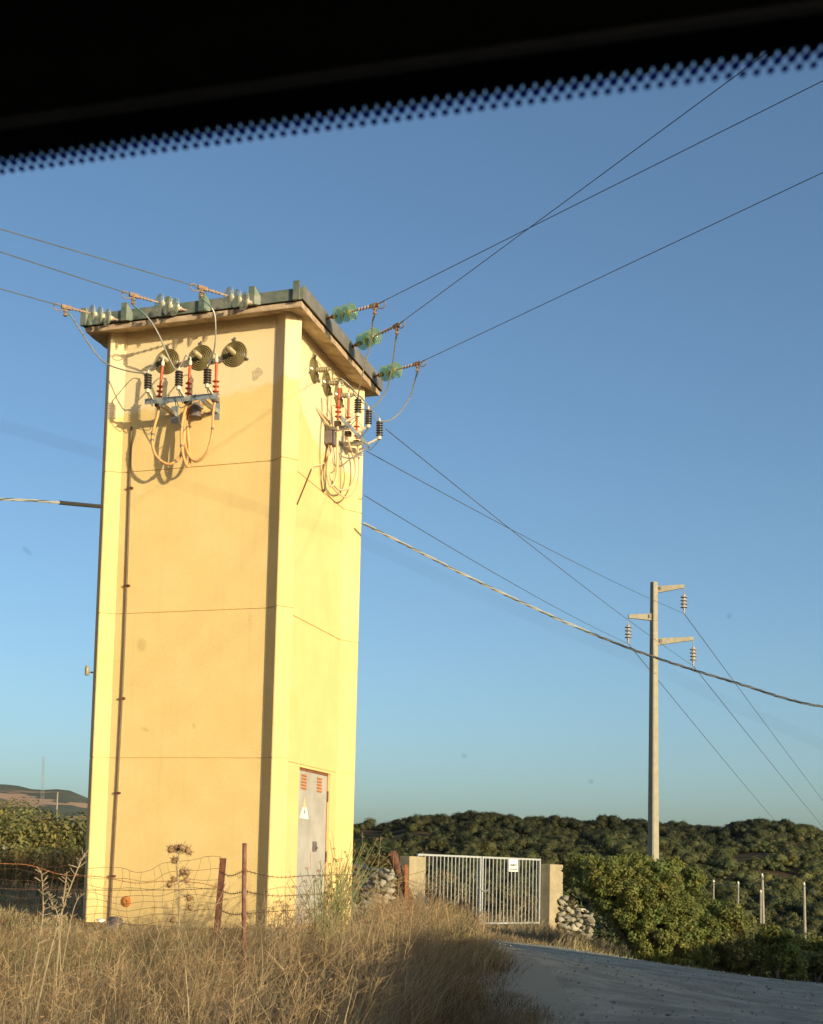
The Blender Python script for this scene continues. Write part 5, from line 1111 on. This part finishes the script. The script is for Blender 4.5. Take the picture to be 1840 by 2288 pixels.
V, Fc = sheet(lambda x, t: gl(x, t), xs, list(np.linspace(-.14, .86, 12))); glass = MB().add(V, Fc).build('windscreen', gm, car, smooth=True)
fb = MB(); V, Fc = sheet(lambda x, t: gl(x, t, .0015), xs, [-.14, -.07, 0.0]); fb.add(V, Fc)
fd = MB(); pitch = .0043; nd = int(1.28 / pitch)
for row, (t, rad) in enumerate(((.0002, .00195), (.0030, .00168), (.0060, .00135))):
    for k in range(nd):
        x = -.64 + pitch * (k + .5 * (row % 2)); ce = gl(x, t, .0018); ex_ = (gl(x + .001, t, .0015) - ce).normalized(); ey_ = (gl(x, t + .001, .0015) - ce).normalized() * 1.3
        (fb if row == 0 else fd).add([ce + ex_ * math.cos(q) * rad + ey_ * math.sin(q) * rad for q in np.linspace(0, 2*math.pi, 9)[:-1]], [tuple(range(8))])
fb.build('frit_band', M_FRIT, glass)
nv = bpy.data.materials.new('navy_dots'); nv.use_nodes = True; n_ = nv.node_tree.nodes; L_ = nv.node_tree.links; tl_ = n_.new('ShaderNodeBsdfTranslucent'); tl_.inputs[0].default_value = (.014, .022, .13, 1); L_.new(tl_.outputs[0], n_['Material Output'].inputs[0])
tag(fd.build('frit_dots', nv, glass), kind='stuff')
sp_m = bpy.data.materials.new('dried_splash'); sp_m.use_nodes = True; n_ = sp_m.node_tree.nodes; L_ = sp_m.node_tree.links; o_ = n_['Material Output']; bs_ = n_['Principled BSDF']; bs_.inputs['Base Color'].default_value = (.05, .05, .05, 1)
t_ = n_.new('ShaderNodeBsdfTransparent'); mx = n_.new('ShaderNodeMixShader'); mx.inputs[0].default_value = .18; L_.new(t_.outputs[0], mx.inputs[1]); L_.new(bs_.outputs[0], mx.inputs[2]); L_.new(mx.outputs[0], o_.inputs[0])
def glass_hit(u, v):
    r = ray(u, v); dd = r / r.dot(HD); lo_, hi_ = 0.05, 1.6
    # height of ray above the glass plane decreases with distance
    for _ in range(50):
        m_ = (lo_ + hi_) / 2; p = CAM + dd * m_; l = loc(p); t = (l[1] - ya + .04*(l[0]/.66)**2) / gdy
        if l[2] < za + gdz * t - .03*(l[0]/.66)**2: lo_ = m_
        else: hi_ = m_
    l = loc(CAM + dd * lo_); return l[0] / (1 + .12*max((l[1]-ya)/gdy, 0)), (l[1] - ya + .04*(l[0]/.66)**2) / gdy
for u, v, ra, rb_, an in ((318, 1438, 9, 17, .7), (1038, 1686, 6, 5, 0), (1320, 1744, 5, 5, 0), (435, 1620, 4, 6, .4), (1628, 1374, 5, 5, 0), (62, 1228, 6, 10, -.6), (325, 1627, 9, 4, .4)):
    x, t = glass_hit(u, v); ce = gl(x, t, .001); k = (ce - CAM).length / 3091; ex_ = (gl(x + .001, t, .001) - ce).normalized(); ey_ = (gl(x, t + .001, .001) - ce).normalized() * 1.6
    MB().add([ce + (ex_ * (math.cos(q)*ra*math.cos(an) - math.sin(q)*rb_*math.sin(an)) + ey_ * (math.cos(q)*ra*math.sin(an) + math.sin(q)*rb_*math.cos(an))) * k for q in np.linspace(0, 2*math.pi, 15)[:-1]], [tuple(range(14))]).build('insect_splash', sp_m, glass)
# long faint streak across the glass
sm = bpy.data.materials.new('glass_streak'); sm.use_nodes = True; n_ = sm.node_tree.nodes; L_ = sm.node_tree.links; o_ = n_['Material Output']; n_['Principled BSDF'].inputs['Base Color'].default_value = (.16, .14, .12, 1)
t_ = n_.new('ShaderNodeBsdfTransparent'); mx = n_.new('ShaderNodeMixShader'); nz_ = n_.new('ShaderNodeTexNoise'); nz_.inputs['Scale'].default_value = 18; tc_ = n_.new('ShaderNodeTexCoord'); L_.new(tc_.outputs['Object'], nz_.inputs[0]); mr_ = n_.new('ShaderNodeMapRange'); mr_.inputs[1].default_value = .35; mr_.inputs[2].default_value = .7; mr_.inputs[3].default_value = .01; mr_.inputs[4].default_value = .10; L_.new(nz_.outputs[0], mr_.inputs[0]); L_.new(mr_.outputs[0], mx.inputs[0])
L_.new(t_.outputs[0], mx.inputs[1]); L_.new(n_['Principled BSDF'].outputs[0], mx.inputs[2]); L_.new(mx.outputs[0], o_.inputs[0])
pth = [(0,945),(225,1010),(430,1085),(800,1200),(1060,1320),(1474,1492),(1603,1557),(1797,1644),(1900,1690)]; sv = []
for u, v in pth:
    for k_, dv_ in enumerate((-13, 13)): x, t = glass_hit(u - dv_ * .35, v + dv_); sv.append(gl(x, t, .0012))
MB().add(sv, [(2*i, 2*i + 1, 2*i + 3, 2*i + 2) for i in range(len(pth) - 1)]).build('glass_streak', sm, glass)
# header, roof lining and roof skin
def hd_(x, t, up): p = gl(x, t); return p + Vector((0, 0, up))
V = []; prof = [(-.014, -.004), (-.020, -.012), (-.031, -.0165), (-.044, -.016), (-.09, .002), (-.22, .004)]
hv = [[gl(x, t) + Vector((0, 0, z)) for x in xs] for t, z in prof]
n = len(xs); hm = MB().add([p for rw in hv for p in rw], [(i*n + j, i*n + j + 1, (i+1)*n + j + 1, (i+1)*n + j) for i in range(len(prof) - 1) for j in range(n - 1)]); hm.build('header_trim', M_BLACK, car, smooth=True); MB().tube([gl(x, -.0275) + Vector((0, 0, -.0165)) for x in xs], .0022, 6).build('lit_line_bead', mat('lit_line_grey', (.040, .046, .055), (.048, .055, .065), scale=30, rough=.4), car, smooth=True)  # lighter grey bead added to draw the lit line along the header
ry = [ya - .19, ya - .45, ya - .8, ya - 1.2, ya - 1.7]; rz = [za + .105, za + .125, za + .135, za + .125, za + .07]
def roofpt(x, k, off=0): return cw(x, ry[k] - .04 * (x/.66)**2 * (k == 0), rz[k] - .055 * (x/.66)**4 + off)
lin = MB().add([roofpt(x, k, -.008) for k in range(5) for x in xs], [(i*n + j, i*n + j + 1, (i+1)*n + j + 1, (i+1)*n + j) for i in range(4) for j in range(n - 1)]); lin.build('roof_lining', M_BLACK, car, smooth=True)
sk = MB(); rows = [[gl(x, -.145, -.012) for x in xs]] + [[roofpt(x, k, .022) for x in xs] for k in range(5)]
sk.add([p for rw in rows for p in rw], [(i*n + j, i*n + j + 1, (i+1)*n + j + 1, (i+1)*n + j) for i in range(5) for j in range(n - 1)]); sk.build('roof_panel', M_CARP, car, smooth=True)
for sx in (-1, 1):
    MB().beam(gl(.665*sx, -.14, -.01), gl(.675*sx, .86, -.01), .06, .05).build('windscreen_pillar', M_CARP, car, bevel=.01)
    MB().beam(cw(.66*sx, ya - .85, za + .06), cw(.73*sx, ya - .80, .88), .05, .09).beam(cw(.64*sx, ya - 1.72, za + .02), cw(.72*sx, ya - 2.15, .88), .06, .12).beam(gl(.66*sx, -.14), cw(.64*sx, ya - 1.72, za + .04), .06, .05).build('side_pillar', M_CARP, car, bevel=.01)
    yb0, yb1 = ya + 1.75, ya - 2.45
    prof = [(yb1, .35), (yb1 - .02, .62), (yb1 + .1, .86), (ya + .72, .93), (ya + 1.6, .78), (yb0, .60), (yb0, .30), (ya + 1.45, .28)] + [(ya + 1.12 + .34*math.cos(q), .30 + .34*math.sin(q)) for q in np.linspace(.1, math.pi - .1, 9)] + [(ya - 1.2, .25)] + [(ya - 1.72 + .34*math.cos(q), .30 + .34*math.sin(q)) for q in np.linspace(.1, math.pi - .1, 9)]
    x0_ = .70 * sx; vs = [cw(x0_, y, z) for y, z in prof] + [cw(.76 * sx, y, z if z < .8 else z - .02) for y, z in prof]; m_ = len(prof)
    MB().add(vs, [tuple(range(m_)), tuple(range(m_, 2*m_))] + [(i, (i+1) % m_, m_ + (i+1) % m_, m_ + i) for i in range(m_)]).build('body_side', M_CARP, car)
    for yw in (ya + 1.12, ya - 1.72):
        wh = MB().lathe([(.19, -.09), (.285, -.10), (.305, -.07), (.305, .07), (.285, .10), (.19, .09)], cw(.68*sx, yw, .305), HR, 24).build('wheel', M_TYRE, car, smooth=True); MB().lathe([(.18, -.06), (.19, .075), (.15, .085), (.04, .07), (.02, .085)] if sx > 0 else [(.02, -.085), (.04, -.07), (.15, -.085), (.19, -.075), (.18, .06)], cw(.68*sx, yw, .305), HR, 20).build('rim', M_GALV, wh, smooth=True)
bn = MB(); bx_ = [-.70, -.45, 0, .45, .70]; by_ = [(ya + .74, .93), (ya + 1.25, .88), (ya + 1.62, .78), (ya + 1.78, .60), (ya + 1.79, .30)]
bn.add([cw(x, y, z - .04 * (x/.7)**2 * (z > .5)) for y, z in by_ for x in bx_], [(i*5 + j, i*5 + j + 1, (i+1)*5 + j + 1, (i+1)*5 + j) for i in range(4) for j in range(4)]); bn.build('bonnet', M_CARP, car, smooth=True)
tb2 = MB(); by_ = [(ya - 2.15, .87), (ya - 2.38, .84), (ya - 2.47, .62), (ya - 2.46, .33)]; tb2.add([cw(x, y, z) for y, z in by_ for x in bx_], [(i*5 + j, i*5 + j + 1, (i+1)*5 + j + 1, (i+1)*5 + j) for i in range(3) for j in range(4)]); tb2.build('tailgate', M_CARP, car, smooth=True)
MB().add([cw(-.70, ya + .80, .90), cw(.70, ya + .80, .90), cw(.70, ya + .30, .82), cw(-.70, ya + .30, .82), cw(-.70, ya + .22, .55), cw(.70, ya + .22, .55)], [(0,1,2,3), (3,2,5,4)]).build('dashboard', M_BLACK, car)
fl = MB().add([cw(-.70, ya - 2.4, .27), cw(.70, ya - 2.4, .27), cw(.70, ya + 1.2, .27), cw(-.70, ya + 1.2, .27)], [(0,1,2,3)]); fl.build('floor_pan', M_BLACK, car)
sg_ = MB(); rr2 = [[roofpt(x, 4, .01) for x in xs], [cw(x*1.08, ya - 2.14, .88) for x in xs]]; sg_.add([p for rw in rr2 for p in rw], [(j, j + 1, n + j + 1, n + j) for j in range(n - 1)]); sg_.build('rear_window', gm, car)

# ------------------------------------------------------------------ air
hz = MB().box((-4300, -1500, -60), (4300, 5200, 300)); hm_ = bpy.data.materials.new('pale_haze'); hm_.use_nodes = True; n_ = hm_.node_tree.nodes; n_.remove(n_['Principled BSDF']); pv = n_.new('ShaderNodeVolumePrincipled')
pv.inputs['Color'].default_value = (.78, .88, 1.0, 1); pv.inputs['Density'].default_value = .000015; pv.inputs['Anisotropy'].default_value = .2; hm_.node_tree.links.new(pv.outputs[0], n_['Material Output'].inputs['Volume'])
tag(hz.build('haze', hm_), kind='stuff')
